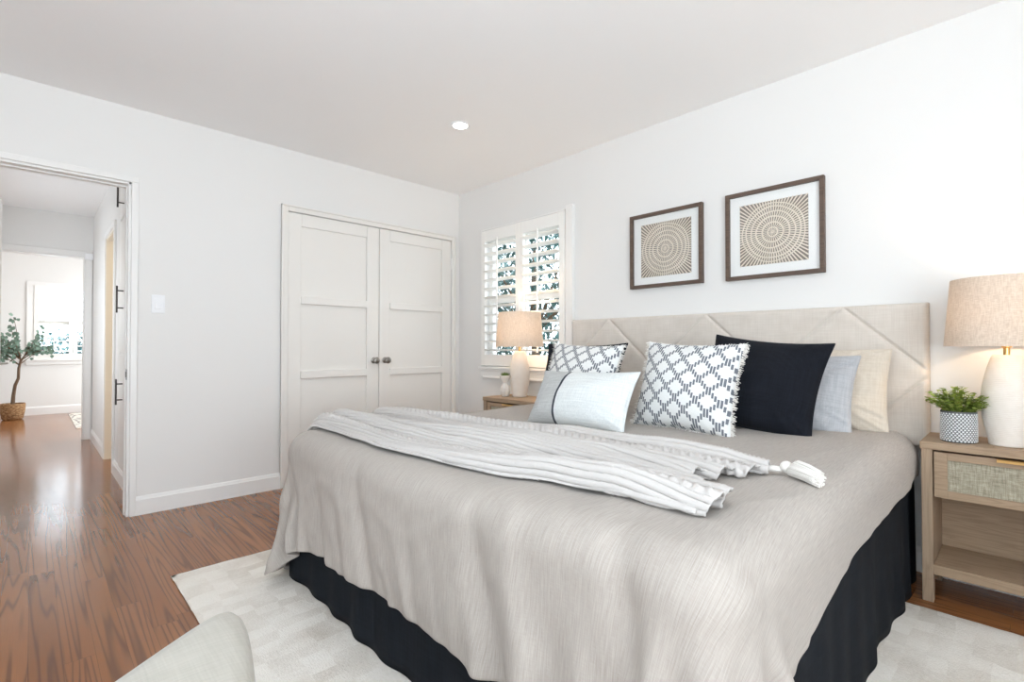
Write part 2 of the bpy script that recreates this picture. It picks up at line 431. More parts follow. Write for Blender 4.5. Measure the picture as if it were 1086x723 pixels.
# closet doors: three flat panels each, ledge rails
def closet_door(n, x0, x1, px0, px1, knob_x, hinge_x):
    g = 0.003
    yf = A + 0.004; yb = A + 0.040; yp = A + 0.016
    bm = bmesh.new()
    box(bm, x0 + g, px0, yf, yb, 0.012, CT - g); box(bm, px1, x1 - g, yf, yb, 0.012, CT - g)
    for z0, z1 in ((0.012, 0.23), (0.806, 0.860), (1.374, 1.428), (1.962, CT - g)): box(bm, px0, px1, yf, yb, z0, z1)
    box(bm, px0, px1, yp, yb, 0.2, 1.98)
    o = st(obj('door_%d' % n, bm, M['closet'], bevel=0.0035))
    bm = bmesh.new()
    for z in (0.860, 1.428): box(bm, px0 - 0.004, px1 + 0.004, yf - 0.012, yf + 0.004, z - 0.058, z)
    obj('ledge_rail', bm, M['closet'], o, bevel=0.004)
    mt = Matrix.Translation((knob_x, yf, 0.93)) @ Matrix.Rotation(R(90), 4, 'X')
    bm = bmesh.new(); lathe(bm, [(0.026, 0), (0.026, 0.004), (0.022, 0.008), (0.010, 0.010), (0.009, 0.030), (0.016, 0.036), (0.026, 0.046), (0.028, 0.056), (0.024, 0.064), (0.012, 0.069)], 32, mt=mt)
    obj('door_knob', bm, M['nickel'], o, smooth=True)
    for z in (0.33, 1.84):
        bm = bmesh.new(); lathe(bm, [(0.0065, -0.053), (0.0065, 0.053)], 12, (hinge_x, A - 0.004, z)); box(bm, hinge_x - 0.004, hinge_x + 0.004, A - 0.004, A + 0.01, z - 0.05, z + 0.05)
        obj('hinge', bm, M['trim'], o)
closet_door(1, CL, 2.136, 1.478, 2.022, 2.086, CL)
closet_door(2, 2.136, CR, 2.240, 2.792, 2.192, CR)

# light switch
e = empty('light_switch', 'white dimmer light switch on the wall between doorway and closet', 'light switch', (0.578, A, 1.315))
obj('switch_plate', BX((-0.036, 0.036, -0.006, 0, -0.058, 0.058)), M['plate'], e, bevel=0.003)
obj('rocker', BX((-0.017, 0.017, -0.010, -0.004, -0.033, 0.033), (-0.017, 0.017, -0.013, -0.008, -0.028, -0.002)), M['plate'], e, bevel=0.002)
obj('slider', BX((0.021, 0.026, -0.010, -0.004, -0.012, 0.016)), M['plate'], e, bevel=0.001)

# ------------------------------------------------------------------ right wall window and shutters
fx0 = B + 0.008
bm = BX((fx0 + 0.05, fx0 + 0.10, WY0, WY0 + 0.045, WZ0, WZ1), (fx0 + 0.05, fx0 + 0.10, WY1 - 0.045, WY1, WZ0, WZ1),
        (fx0 + 0.05, fx0 + 0.10, WY0, WY1, WZ0, WZ0 + 0.05), (fx0 + 0.05, fx0 + 0.10, WY0, WY1, WZ1 - 0.05, WZ1), (fx0 + 0.045, fx0 + 0.10, WY0, WY1, 1.44, 1.50),
        (fx0 + 0.06, fx0 + 0.09, 2.985, 3.005, WZ0, WZ1))
w1 = st(obj('window_1', bm, M['shutter'], bevel=0.003))
obj('window_pane', BX((fx0 + 0.076, fx0 + 0.080, WY0 + 0.04, WY1 - 0.04, WZ0 + 0.04, WZ1 - 0.04)), M['glass'], w1)
# frame around shutters, side casing, stool and apron
bm = BX((B - 0.022, fx0, 2.484, 2.500, 0.868, 2.112), (B - 0.022, fx0, 3.470, 3.487, 0.868, 2.112), (B - 0.022, fx0, 2.484, 3.487, 2.098, 2.112),
        (B - 0.030, fx0, 2.405, 2.470, 0.80, 2.135), (B - 0.004, fx0, 2.470, 2.484, 0.868, 2.10))
st(obj('trim_4', bm, M['trim'], bevel=0.004))
bm = BX((B - 0.045, fx0, 2.40, 3.495, 0.846, 0.868), (B - 0.022, fx0, 2.41, 3.487, 0.775, 0.846), (B - 0.030, fx0, 2.41, 3.487, 0.825, 0.846), (B - 0.028, fx0, 2.44, 3.455, 0.762, 0.782))
st(obj('trim_5', bm, M['trim'], bevel=0.004))

def shutter_panel(name_label, W_, z0, z1, stile, top, bot, pitch, tilt, group):
    # built in local coords: spans local x 0..W_, faces -y, thickness 0.028
    e = empty('plantation_shutter', name_label, 'window shutter', group=group)
    th = 0.014
    bm = BX((0, stile, -th, th, z0, z1), (W_ - stile, W_, -th, th, z0, z1), (stile, W_ - stile, -th, th, z0, z0 + bot), (stile, W_ - stile, -th, th, z1 - top, z1))
    obj('shutter_frame', bm, M['shutter'], e, bevel=0.002)
    a = z0 + bot; b = z1 - top; n = int(round((b - a) / pitch)); p = (b - a) / n
    me0 = None
    for k in range(n):
        if me0 is None:
            bm = bmesh.new(); hw = pitch * 0.56; prof = []
            for s in range(16):
                an = 2 * PI * s / 16; prof.append((math.cos(an) * hw, math.sin(an) * 0.0055))
            r = [[bm.verts.new((x, u, v)) for u, v in prof] for x in (stile + 0.002, W_ - stile - 0.002)]
            for i in range(16): bm.faces.new((r[0][i], r[0][(i + 1) % 16], r[1][(i + 1) % 16], r[1][i]))
            bm.faces.new(r[0][::-1]); bm.faces.new(r[1])
            o = obj('louvre', bm, M['shutter'], e, smooth=True); me0 = o
        else:
            o = me0.copy(); COL.objects.link(o); o.parent = e
        o.location = (0, 0, a + (k + 0.5) * p); o.rotation_euler = (R(tilt), 0, 0)
    bm = BX((W_ / 2 - 0.006, W_ / 2 + 0.006, -pitch * 0.56 - 0.010, -pitch * 0.56 + 0.002, a + 0.02, b + 0.012))
    obj('tilt_rod', bm, M['shutter'], e, bevel=0.002)
    return e
GRP = 'shutters of the bedroom window'
s1 = shutter_panel('right white plantation shutter of the window, the one nearer the bed', 0.4845, 0.876, 2.096, 0.045, 0.10, 0.10, 0.0765, -9, GRP)
s1.location = (B - 0.010, 2.9835, 0); s1.rotation_euler = (0, 0, R(-90))
s2 = dup(s1, (B - 0.010, 3.4695, 0), None, 'left white plantation shutter of the window, the one nearer the closet corner')

# ------------------------------------------------------------------ hallway and far room
HX = 0.50; HF = 7.40; RF = 10.60
# right hall wall, side doorway from y 5.32 to 5.97
OY0, OY1 = 5.30, 5.97
st(obj('wall_hall_right', BX((HX, HX + T, A + T, OY0, 0, H), (HX, HX + T, OY1, HF, 0, H), (HX, HX + T, OY0, OY1, 2.05, H)), M['wall']))
st(obj('wall_hall_left', BX((-0.75 - T, -0.75, A + T, 5.4, 0, H), (-0.75 - T, -0.75, 6.5, HF, 0, H), (-0.75 - T, -0.75, 5.4, 6.5, 0, 0.9), (-0.75 - T, -0.75, 5.4, 6.5, 1.7, H)), M['wall']))
OR = 0.428
st(obj('wall_hall_end', BX((OR, HX + T, HF, HF + T, 0, H), (-0.75 - T, -0.62, HF, HF + T, 0, H), (-0.62, OR, HF, HF + T, 2.06, H)), M['wall']))
bm = bmesh.new()
casing(bm, [(OR, OR + 0.062, 0, 2.12), (-0.68, -0.62, 0, 2.12), (-0.62, OR, 2.06, 2.12)], face=HF, th=0.018)
box(bm, OR - 0.012, OR, HF - 0.004, HF + T, 0, 2.06); box(bm, -0.62, OR, HF - 0.004, HF + T, 2.048, 2.06)
st(obj('trim_6', bm, M['trim'], bevel=0.003))
# side doorway casing and the jamb tinted for the warm light on it
st(obj('trim_7', BX((HX - 0.016, HX, OY0 - 0.055, OY0, 0, 2.10), (HX - 0.016, HX, OY1, OY1 + 0.05, 0, 2.10), (HX - 0.016, HX, OY0, OY1, 2.05, 2.10)), M['trim'], bevel=0.003))
st(obj('trim_8', BX((HX - 0.006, HX + T + 0.002, OY1 - 0.014, OY1, 0, 2.05), (HX - 0.002, HX + T, OY0, OY1 - 0.014, 2.036, 2.05)), M['warm_lit_wall']))
st(obj('wall_side_room', BX((HX + T, 2.2, OY1 + 0.25, OY1 + 0.33, 0, H), (HX + T, 2.2, A + T, A + T + 0.06, 0, H), (2.2, 2.28, A + T, OY1 + 0.33, 0, H)), M['warm_lit_wall']))
bm = bmesh.new()
bb_profile(bm, HX, A + T, HX, OY0 - 0.055); bb_profile(bm, HX, OY1 + 0.05, HX, HF)
st(obj('baseboard_hall', bm, M['trim']))
# far room
st(obj('wall_far', BX((-2.6, 0.03, RF, RF + T, 0, H), (0.93, 3.1, RF, RF + T, 0, H), (0.03, 0.93, RF, RF + T, 0, 0.88), (0.03, 0.93, RF, RF + T, 1.98, H)), M['wall']))
st(obj('wall_far_right', BX((3.1, 3.2, HF, RF + T, 0, 0.7), (3.1, 3.2, HF, RF + T, 2.3, H), (3.1, 3.2, HF, 8.0, 0.7, 2.3), (3.1, 3.2, 10.2, RF + T, 0.7, 2.3)), M['wall']))
st(obj('wall_far_left', BX((-1.5, -1.4, HF, RF + T, 0, H)), M['wall']))
st(obj('wall_far_near', BX((HX + T, 3.2, HF, HF + T, 0, H), (-1.5, -0.75 - T, HF, HF + T, 0, H)), M['wall']))
bm = bmesh.new(); bb_profile(bm, 3.1, RF, -1.4, RF, 0.13); st(obj('baseboard_far', bm, M['trim']))
w2 = st(obj('window_2', BX((0.03, 0.07, RF + 0.03, RF + 0.08, 0.88, 1.98), (0.89, 0.93, RF + 0.03, RF + 0.08, 0.88, 1.98), (0.03, 0.93, RF + 0.03, RF + 0.08, 0.88, 0.92), (0.03, 0.93, RF + 0.03, RF + 0.08, 1.94, 1.98), (0.03, 0.93, RF + 0.03, RF + 0.08, 1.40, 1.45)), M['shutter']))
obj('window_pane', BX((0.05, 0.91, RF + 0.05, RF + 0.055, 0.9, 1.96)), M['glass'], w2)
st(obj('trim_9', BX((-0.06, 0.02, RF - 0.018, RF, 0.86, 1.99), (0.94, 1.02, RF - 0.018, RF, 0.86, 1.99), (-0.06, 1.02, RF - 0.018, RF, 1.99, 2.05), (-0.09, 1.05, RF - 0.04, RF, 0.83, 0.86), (-0.06, 1.02, RF - 0.018, RF, 0.77, 0.83)), M['trim'], bevel=0.003))
GF = 'shutters of the far room window'
s3 = shutter_panel('left white plantation shutter of the far room window, behind the potted tree', 0.455, 0.86, 1.99, 0.05, 0.10, 0.08, 0.0765, 10, GF)
s3.location = (0.022, RF - 0.012, 0)
s4 = dup(s3, (0.481, RF - 0.012, 0), None, 'right white plantation shutter of the far room window, cut off by the opening')

sl = bpy.data.lights.new('side_room_lamp', 'POINT'); sl.energy = 14; sl.color = (1.0, 0.86, 0.66); sl.shadow_soft_size = 0.08
so = bpy.data.objects.new('side_room_lamp', sl); COL.objects.link(so); so.location = (1.4, 5.0, 2.2)
# small box at the head of the far opening
tag(obj('door_chime', BX((0.425, 0.497, HF - 0.055, HF - 0.018, 2.03, 2.10)), M['plate'], bevel=0.006), 'small white sensor box at the top right corner of the far opening', 'sensor')

# hall cabinet doors with bar pulls
e = empty('linen_cabinet', 'white built-in linen cabinet with dark bar pulls in the hallway', 'cabinet', (HX, 4.40, 0.125))
obj('cabinet_body', BX((-0.006, -0.0005, -0.30, 0.42, 0.0, 2.36)), M['trim'], e)
for i, (z0, z1, hz0, hz1) in enumerate(((0.02, 0.86, 0.50, 0.685), (0.88, 1.86, 1.165, 1.36), (1.88, 2.34, 1.93, 2.12))):
    d = obj('cabinet_door', BX((-0.022, -0.006, -0.28, 0.40, z0, z1)), M['trim'], e, bevel=0.002)
    bm = bmesh.new(); tube(bm, [(-0.060, 0.17, hz0), (-0.060, 0.17, hz1)], 0.006, 10)
    for q in (hz0 + 0.035, hz1 - 0.035): tube(bm, [(-0.022, 0.17, q), (-0.060, 0.17, q)], 0.005, 8)
    obj('bar_pull', bm, M['dark_metal'], d)

# open hall door leaf with lever, at the left edge
hd = (-0.385, 3.975); fe = (-0.148, 4.747)
ang = math.atan2(fe[1] - hd[1], fe[0] - hd[0])
d3 = st(obj('door_3', BX((0, 0.806, 0.0, 0.035, 0.012, 2.03)), M['trim'], bevel=0.002)); d3.location = (hd[0], hd[1], 0); d3.rotation_euler = (0, 0, ang)
bm = bmesh.new(); tube(bm, [(0.745, 0, 0.935), (0.745, -0.05, 0.935), (0.735, -0.056, 0.935), (0.63, -0.056, 0.935)], 0.007, 10)
lathe(bm, [(0.026, 0), (0.026, 0.008)], 24, mt=Matrix.Translation((0.745, 0, 0.935)) @ Matrix.Rotation(R(90), 4, 'X'))
obj('door_handle', bm, M['nickel'], d3, smooth=True)

# ------------------------------------------------------------------ rugs
def rug(name, x0, x1, y0, y1, th, mat, label, fr=0.006):
    bm = bmesh.new()
    nx = 70; ny = 100; V = {}
    rr = random.Random(7)
    for i in range(nx + 1):
        for j in range(ny + 1):
            x = x0 + (x1 - x0) * i / nx; y = y0 + (y1 - y0) * j / ny
            ed = (i in (0, nx)) or (j in (0, ny))
            if i in (0, nx): x += rr.uniform(-fr, fr) * 0.4
            if j in (0, ny): y += rr.uniform(-fr, fr) * 0.4
            V[i, j] = bm.verts.new((x, y, th * (0.55 if ed else 1)))
    for i in range(nx):
        for j in range(ny): bm.faces.new((V[i, j], V[i + 1, j], V[i + 1, j + 1], V[i, j + 1]))
    box(bm, x0 + 0.002, x1 - 0.002, y0 + 0.002, y1 - 0.002, 0.0005, th * 0.55)
    return tag(obj(name, bm, mat, smooth=True), label, 'rug')
rug('area_rug', 0.463, 2.564, -0.42, 2.702, 0.012, M['rug'], 'ivory area rug with faint checked pattern lying under the bed')
rug('area_rug', 0.42, 2.2, 8.45, 10.4, 0.012, M['rug_far'], 'patterned ivory rug on the floor of the far room beyond the hallway', 0.0)

# ------------------------------------------------------------------ ceiling downlights
def downlight(x, y, label, power):
    e = empty('recessed_downlight', label, 'ceiling light', (x, y, H), group='recessed ceiling lights')
    bm = bmesh.new(); lathe(bm, [(0.068, 0.0), (0.068, -0.004), (0.060, -0.007), (0.048, -0.004), (0.046, -0.001)], 40, cap0=False, cap1=False)
    obj('trim_ring', bm, M['plate'], e, smooth=True)
    bm = bmesh.new(); lathe(bm, [(0.047, -0.0035), (0.046, -0.001)], 40); obj('lens', bm, M['can'], e)
    l = bpy.data.lights.new('downlight_lamp', 'SPOT'); l.energy = power; l.spot_size = R(120); l.spot_blend = 0.9; l.color = (1, 0.93, 0.84); l.shadow_soft_size = 0.045
    o = bpy.data.objects.new('downlight_lamp', l); COL.objects.link(o); o.location = (0, 0, -0.02); o.parent = e
downlight(2.053, 2.628, 'round recessed downlight lit in the bedroom ceiling', 16)
downlight(-0.15, 4.75, 'round recessed downlight added out of view to brighten the hallway, above the open door', 22)  # unseen fixture, added to light the hallway
downlight(0.567, 10.0, 'round recessed downlight in the ceiling of the far room', 34)

# ------------------------------------------------------------------ bed
bed = empty('bed', 'king bed with an oatmeal upholstered headboard and a black skirt', 'bed', (0, 0, 0))
BX0, BX1, BY0, BY1 = 0.86, 2.885, 0.37, 2.315
# headboard: diamond channels
hy0, hy1, hz0, hz1 = 0.315, 2.372, 0.585, 1.244
nu, nv = 340, 130
U, V = np.meshgrid(np.linspace(0, 1, nu), np.linspace(0, 1, nv), indexing='ij')
Yh = hy0 + (hy1 - hy0) * U; Zh = hz0 + (hz1 - hz0) * V
edge = np.minimum(np.minimum(Yh - hy0, hy1 - Yh), np.minimum(Zh - hz0, hz1 - Zh))
re = 0.022
thk = 0.078
rnd_ = np.where(edge < re, re - np.sqrt(np.maximum(re ** 2 - (re - edge) ** 2, 0)), 0)
g = np.full_like(Yh, 9.0)
cy = (0.645, 1.345, 2.045); hw, hh = 0.345, 0.325; zc = 0.915
for c0 in cy:
    a = np.abs(Yh - c0) / hw + np.abs(Zh - zc) / hh - 1
    g = np.minimum(g, np.abs(a) * hw * hh / math.hypot(hw, hh))
groove = 0.011 * np.exp(-(g / 0.007) ** 2) + 0.004 * np.exp(-(g / 0.03) ** 2)
puff = 0.004 * np.sin(Yh * 37) * np.sin(Zh * 31) * 0.3
Xh = (B - 0.002 - thk) + rnd_ + groove + puff
front = np.stack([Xh, Yh, Zh], -1)
me = bpy.data.meshes.new('headboard')
vs = front.reshape(-1, 3).tolist(); idx = np.arange(nu * nv).reshape(nu, nv)
fs = np.stack([idx[:-1, :-1], idx[:-1, 1:], idx[1:, 1:], idx[1:, :-1]], -1).reshape(-1, 4).tolist()
ring = list(idx[:, 0]) + list(idx[-1, 1:]) + list(idx[-2::-1, -1]) + list(idx[0, -2:0:-1])
base = len(vs)
for i in ring:
    p = vs[i]; vs.append((B - 0.002, p[1], p[2]))
n_ = len(ring)
for k in range(n_): fs.append((ring[k], ring[(k + 1) % n_], base + (k + 1) % n_, base + k))
fs.append([base + k for k in range(n_)])
me.from_pydata(vs, [], fs); me.update()
for p in me.polygons[:-1]: p.use_smooth = True
link('headboard', me, M['headboard'], bed)
for y in (0.41, 2.27):
    obj('headboard_leg', BX((B - 0.035, B - 0.018, y - 0.03, y + 0.03, 0.0, 0.66)), M['dark_metal'], bed, bevel=0.002)
obj('box_spring', BX((BX0 + 0.02, BX1, BY0 + 0.02, BY1 - 0.02, 0.15, 0.46)), M['mattress'], bed, bevel=0.02)
obj('mattress', BX((BX0 + 0.015, BX1 + 0.002, BY0 + 0.012, BY1 - 0.012, 0.462, 0.615)), M['mattress'], bed, bevel=0.05)
for x in (1.0, 2.75):
    for y in (0.55, 2.15): obj('bed_leg', BX((x - 0.025, x + 0.025, y - 0.025, y + 0.025, 0.012 if x < 2.5 else 0.0, 0.15)), M['dark_metal'], bed)
# skirt: pleated strip along both sides and the foot
path = []
def addseg(p0, p1, n):
    for k in range(n): path.append((p0[0] + (p1[0] - p0[0]) * k / n, p0[1] + (p1[1] - p0[1]) * k / n))
addseg((BX1 - 0.01, BY0), (BX0, BY0), 260); addseg((BX0, BY0), (BX0, BY1), 250); addseg((BX0, BY1), (BX1 - 0.01, BY1), 200); path.append((BX1 - 0.01, BY1))
path = np.array(path); npth = len(path)
nrm = np.zeros_like(path)
tg = np.gradient(path, axis=0); tg /= np.linalg.norm(tg, axis=1)[:, None] + 1e-9
for _ in range(6): tg[1:-1] = (tg[:-2] + tg[1:-1] * 2 + tg[2:]) / 4
tg /= np.linalg.norm(tg, axis=1)[:, None]
nrm = np.stack([tg[:, 1], -tg[:, 0]], -1) * -1
cen = np.array([(BX0 + BX1) / 2, (BY0 + BY1) / 2])
if np.dot(nrm[100], path[100] - cen) < 0: nrm = -nrm
arc = np.concatenate([[0], np.cumsum(np.linalg.norm(np.diff(path, axis=0), axis=1))])
rows = 18
P = np.zeros((npth, rows, 3))
for j in range(rows):
    f = j / (rows - 1); zz = 0.555 * (1 - f) + 0.013 * f
    wv = np.array([noise.noise(Vector((a * 2.1, 3.3, 0))) * 0.018 + noise.noise(Vector((a * 5.5, 9.3, f * 0.5))) * 0.013 + 0.006 * math.sin(a * 31 + 2 * noise.noise(Vector((a * 1.5, 0, 0)))) for a in arc])
    off = 0.004 + (0.012 + wv) * (f ** 1.1)
    off = np.maximum(off, 0.002)
    P[:, j, :2] = path + nrm * off[:, None]
    zrow = np.full(npth, zz)
    if j == rows - 1: zrow = np.where((path[:, 0] > 2.57), 0.004, 0.015)
    P[:, j, 2] = zrow
sk = gridmesh('bed_skirt', P, M['skirt'], bed)
md = sk.modifiers.new('thickness', 'SOLIDIFY'); md.thickness = 0.003; md.offset = -1

# ------------------------------------------------------------------ duvet: small cloth simulation
def sim_duvet():
    s = 0.022
    xh, xf = 2.80, 0.622          # head end and foot end of the flat cloth
    y0, y1 = 0.195, 2.60
    n = int((xh - xf) / s) + 1; m = int((y1 - y0) / s) + 1
    X = np.zeros((n, m, 3)); ii = np.arange(n)[:, None]; jj = np.arange(m)[None, :]
    X[..., 0] = xh - ii * s; X[..., 1] = y0 + jj * s; X[..., 2] = 0.665
    fskew = (ii / (n - 1.0)); X[..., 1] += (0.03 - 0.30 * fskew ** 4) * np.clip(1 - (X[..., 1] - y0) / 0.8, 0, 1) + (0.02 * fskew - 0.05 * (1 - fskew)) * np.clip(1 - (y1 - X[..., 1]) / 0.5, 0, 1)
    rng = np.random.RandomState(3); X[..., 2] += rng.rand(n, m) * 0.002
    foot = np.clip((0.95 - X[..., 0]) / 0.2, 0, 1)
    dy0 = np.zeros((n, m)); dy0[:, :-1] = np.diff(X[..., 1], axis=1); dy0[:, -1] = dy0[:, -2]
    restx = np.full((n, m), s); resty = dy0 * (1 + 0.030 * foot + 0.006)
    Xp = X.copy()
    bx0, bx1, by0, by1, bt, r = 0.825, 3.4, 0.345, 2.345, 0.655, 0.085
    lo = np.array([bx0 + r, by0 + r, -1.0]); hi = np.array([bx1 - r, by1 - r, bt - r])
    pin = X[0].copy()
    def solve(a, b, rest, k, wgt=None):
        d = b - a; L = np.linalg.norm(d, axis=-1, keepdims=True) + 1e-9
        c = (L - rest[..., None]) / L * 0.5 * k * d
        a += c; b -= c
    for step in range(230):
        vel = (X - Xp) * 0.965
        Xp = X.copy()
        X = X + vel; X[..., 2] -= 9.8 * (1 / 60.) ** 2 * 0.8
        for it in range(9):
            for o in (0, 1):
                e = (n - o) // 2 * 2
                solve(X[o:n - 1:2], X[o + 1:n:2][:X[o:n - 1:2].shape[0]], restx[o:n - 1:2], 1.0)
                solve(X[:, o:m - 1:2], X[:, o + 1:m:2][:, :X[:, o:m - 1:2].shape[1]], resty[:, o:m - 1:2], 1.0)
            rd = np.sqrt(restx[:-1, :-1] ** 2 + resty[:-1, :-1] ** 2)
            for oi in (0, 1):
                for oj in (0, 1):
                    a = X[oi:n - 1:2, oj:m - 1:2]; b = X[oi + 1:n:2, oj + 1:m:2]
                    q = (min(a.shape[0], b.shape[0]), min(a.shape[1], b.shape[1]))
                    solve(a[:q[0], :q[1]], b[:q[0], :q[1]], rd[oi::2, oj::2][:q[0], :q[1]], 0.45)
                    a = X[oi + 1:n:2, oj:m - 1:2]; b = X[oi:n - 1:2, oj + 1:m:2]
                    q = (min(a.shape[0], b.shape[0]), min(a.shape[1], b.shape[1]))
                    solve(a[:q[0], :q[1]], b[:q[0], :q[1]], rd[oi::2, oj::2][:q[0], :q[1]], 0.45)
            K = 3
            for o in range(0, 2 * K, K):
                a = X[o:n - K:2 * K]; b = X[o + K:n:2 * K]; q = min(len(a), len(b))
                solve(a[:q], b[:q], restx[o:n - K:2 * K][:q] * K, 0.32)
                a = X[:, o:m - K:2 * K]; b = X[:, o + K:m:2 * K]; q = min(a.shape[1], b.shape[1])
                solve(a[:, :q], b[:, :q], resty[:, o:m - K:2 * K][:, :q] * K, 0.32)
            c = np.clip(X, lo, hi); d = X - c; L = np.linalg.norm(d, axis=-1)
            ins = L < r
            Ls = np.maximum(L, 1e-6)
            push = c + d / Ls[..., None] * r
            push = np.where((L < 1e-5)[..., None], np.stack([X[..., 0], X[..., 1], np.full((n, m), bt)], -1), push)
            X = np.where(ins[..., None], push, X)
            X[..., 2] = np.maximum(X[..., 2], 0.03)
            pm = (pin[:, 1] > 0.40) & (pin[:, 1] < 2.29); X[0, pm] = pin[pm]; X[0, pm, 2] = 0.66; X[:8, :, 1] = np.where(X[:8, :, 0] > 2.50, np.clip(X[:8, :, 1], 0.325, 2.40), X[:8, :, 1])
        topm = (np.abs(X[..., 2] - bt) < 0.01)[..., None]
        Xp = np.where(topm, Xp + (X - Xp) * 0.6, Xp)
    return X
DV = sim_duvet()
# soft loft: low bumps over the top and creases over the falling sides
nD, mD = DV.shape[:2]
gu = np.gradient(DV, axis=0); gv_ = np.gradient(DV, axis=1)
NR = np.cross(gv_, gu); NR /= np.linalg.norm(NR, axis=-1, keepdims=True) + 1e-9
if NR[nD // 2, mD // 2, 2] < 0: NR = -NR
off = np.zeros((nD, mD))
for i in range(nD):
    for j in range(mD):
        a = i * 0.022; b = j * 0.022
        side = max(0.0, (a - 1.85)) * 2.2
        o1 = noise.noise(Vector((a * 1.6, b * 2.2, 0))) * 0.010 + noise.noise(Vector((a * 5, b * 6, 4))) * 0.0035
        skew = b + 0.22 * a
        rg = 1 - abs(noise.noise(Vector((a * 1.0, (b + 0.30 * a) * 6.5, 11)))) * 2
        rg2 = 1 - abs(noise.noise(Vector((a * 1.4, (b - 0.10 * a) * 10, 21)))) * 2
        o2 = noise.noise(Vector((a * 1.2, skew * 7, 7))) * 0.030 + max(0, rg) ** 6 * 0.018 + max(0, rg2) ** 8 * 0.011 + noise.noise(Vector((a * 3, skew * 22, 2))) * 0.004
        tp = noise.noise(Vector((a * 2.6, b * 3.0, 31)))
        off[i, j] = o1 + o2 * min(side, 1.0) + max(0, 1 - abs(tp) * 5) ** 2 * 0.006
rc = random.Random(9)
bb_, aa_ = np.meshgrid(np.arange(mD) * 0.022, np.arange(nD) * 0.022)
for b0, sl, am, wd, a0, a1_ in [(0.16, 0.10, -0.012, 0.030, 1.8, 2.4), (0.34, 0.35, -0.016, 0.026, 1.6, 2.4), (0.62, 0.25, 0.016, 0.035, 1.7, 2.4), (0.72, 0.28, -0.020, 0.028, 1.72, 2.4),
                               (1.02, 0.20, -0.014, 0.030, 1.85, 2.4), (1.30, 0.30, -0.018, 0.030, 1.75, 2.4), (1.42, 0.30, 0.012, 0.035, 1.8, 2.4), (1.62, 0.12, -0.013, 0.028, 1.85, 2.4),
                               (1.86, 0.22, -0.018, 0.028, 1.8, 2.4), (2.02, 0.05, -0.012, 0.026, 1.85, 2.4), (0.45, -0.15, -0.012, 0.030, 1.9, 2.4)]:
    cx_ = b0 - sl * (aa_ - 2.0)
    off += 1.35 * am * np.exp(-((bb_ - cx_) / wd) ** 2) * np.clip((aa_ - a0) / 0.25, 0, 1)
DV = DV + NR * (off + 0.008)[..., None]
dv = gridmesh('duvet', DV[:, ::-1], M['duvet'], uv=0.022)
tag(dv, 'greige linen duvet spread over the king bed, hanging over its foot', 'duvet')
BVH = BVHTree.FromPolygons([tuple(v) for v in DV.reshape(-1, 3)], np.stack([np.arange(nD * mD).reshape(nD, mD)[:-1, :-1], np.arange(nD * mD).reshape(nD, mD)[1:, :-1], np.arange(nD * mD).reshape(nD, mD)[1:, 1:], np.arange(nD * mD).reshape(nD, mD)[:-1, 1:]], -1).reshape(-1, 4).tolist())
md = dv.modifiers.new('thickness', 'SOLIDIFY'); md.thickness = 0.012; md.offset = -1
md = dv.modifiers.new('smooth', 'SUBSURF'); md.levels = 1; md.render_levels = 2
def top_z(x, y, fallback=0.5):
    h = BVH.ray_cast(Vector((x, y, 2)), Vector((0, 0, -1)))
    return h[0].z if h[0] is not None else fallback

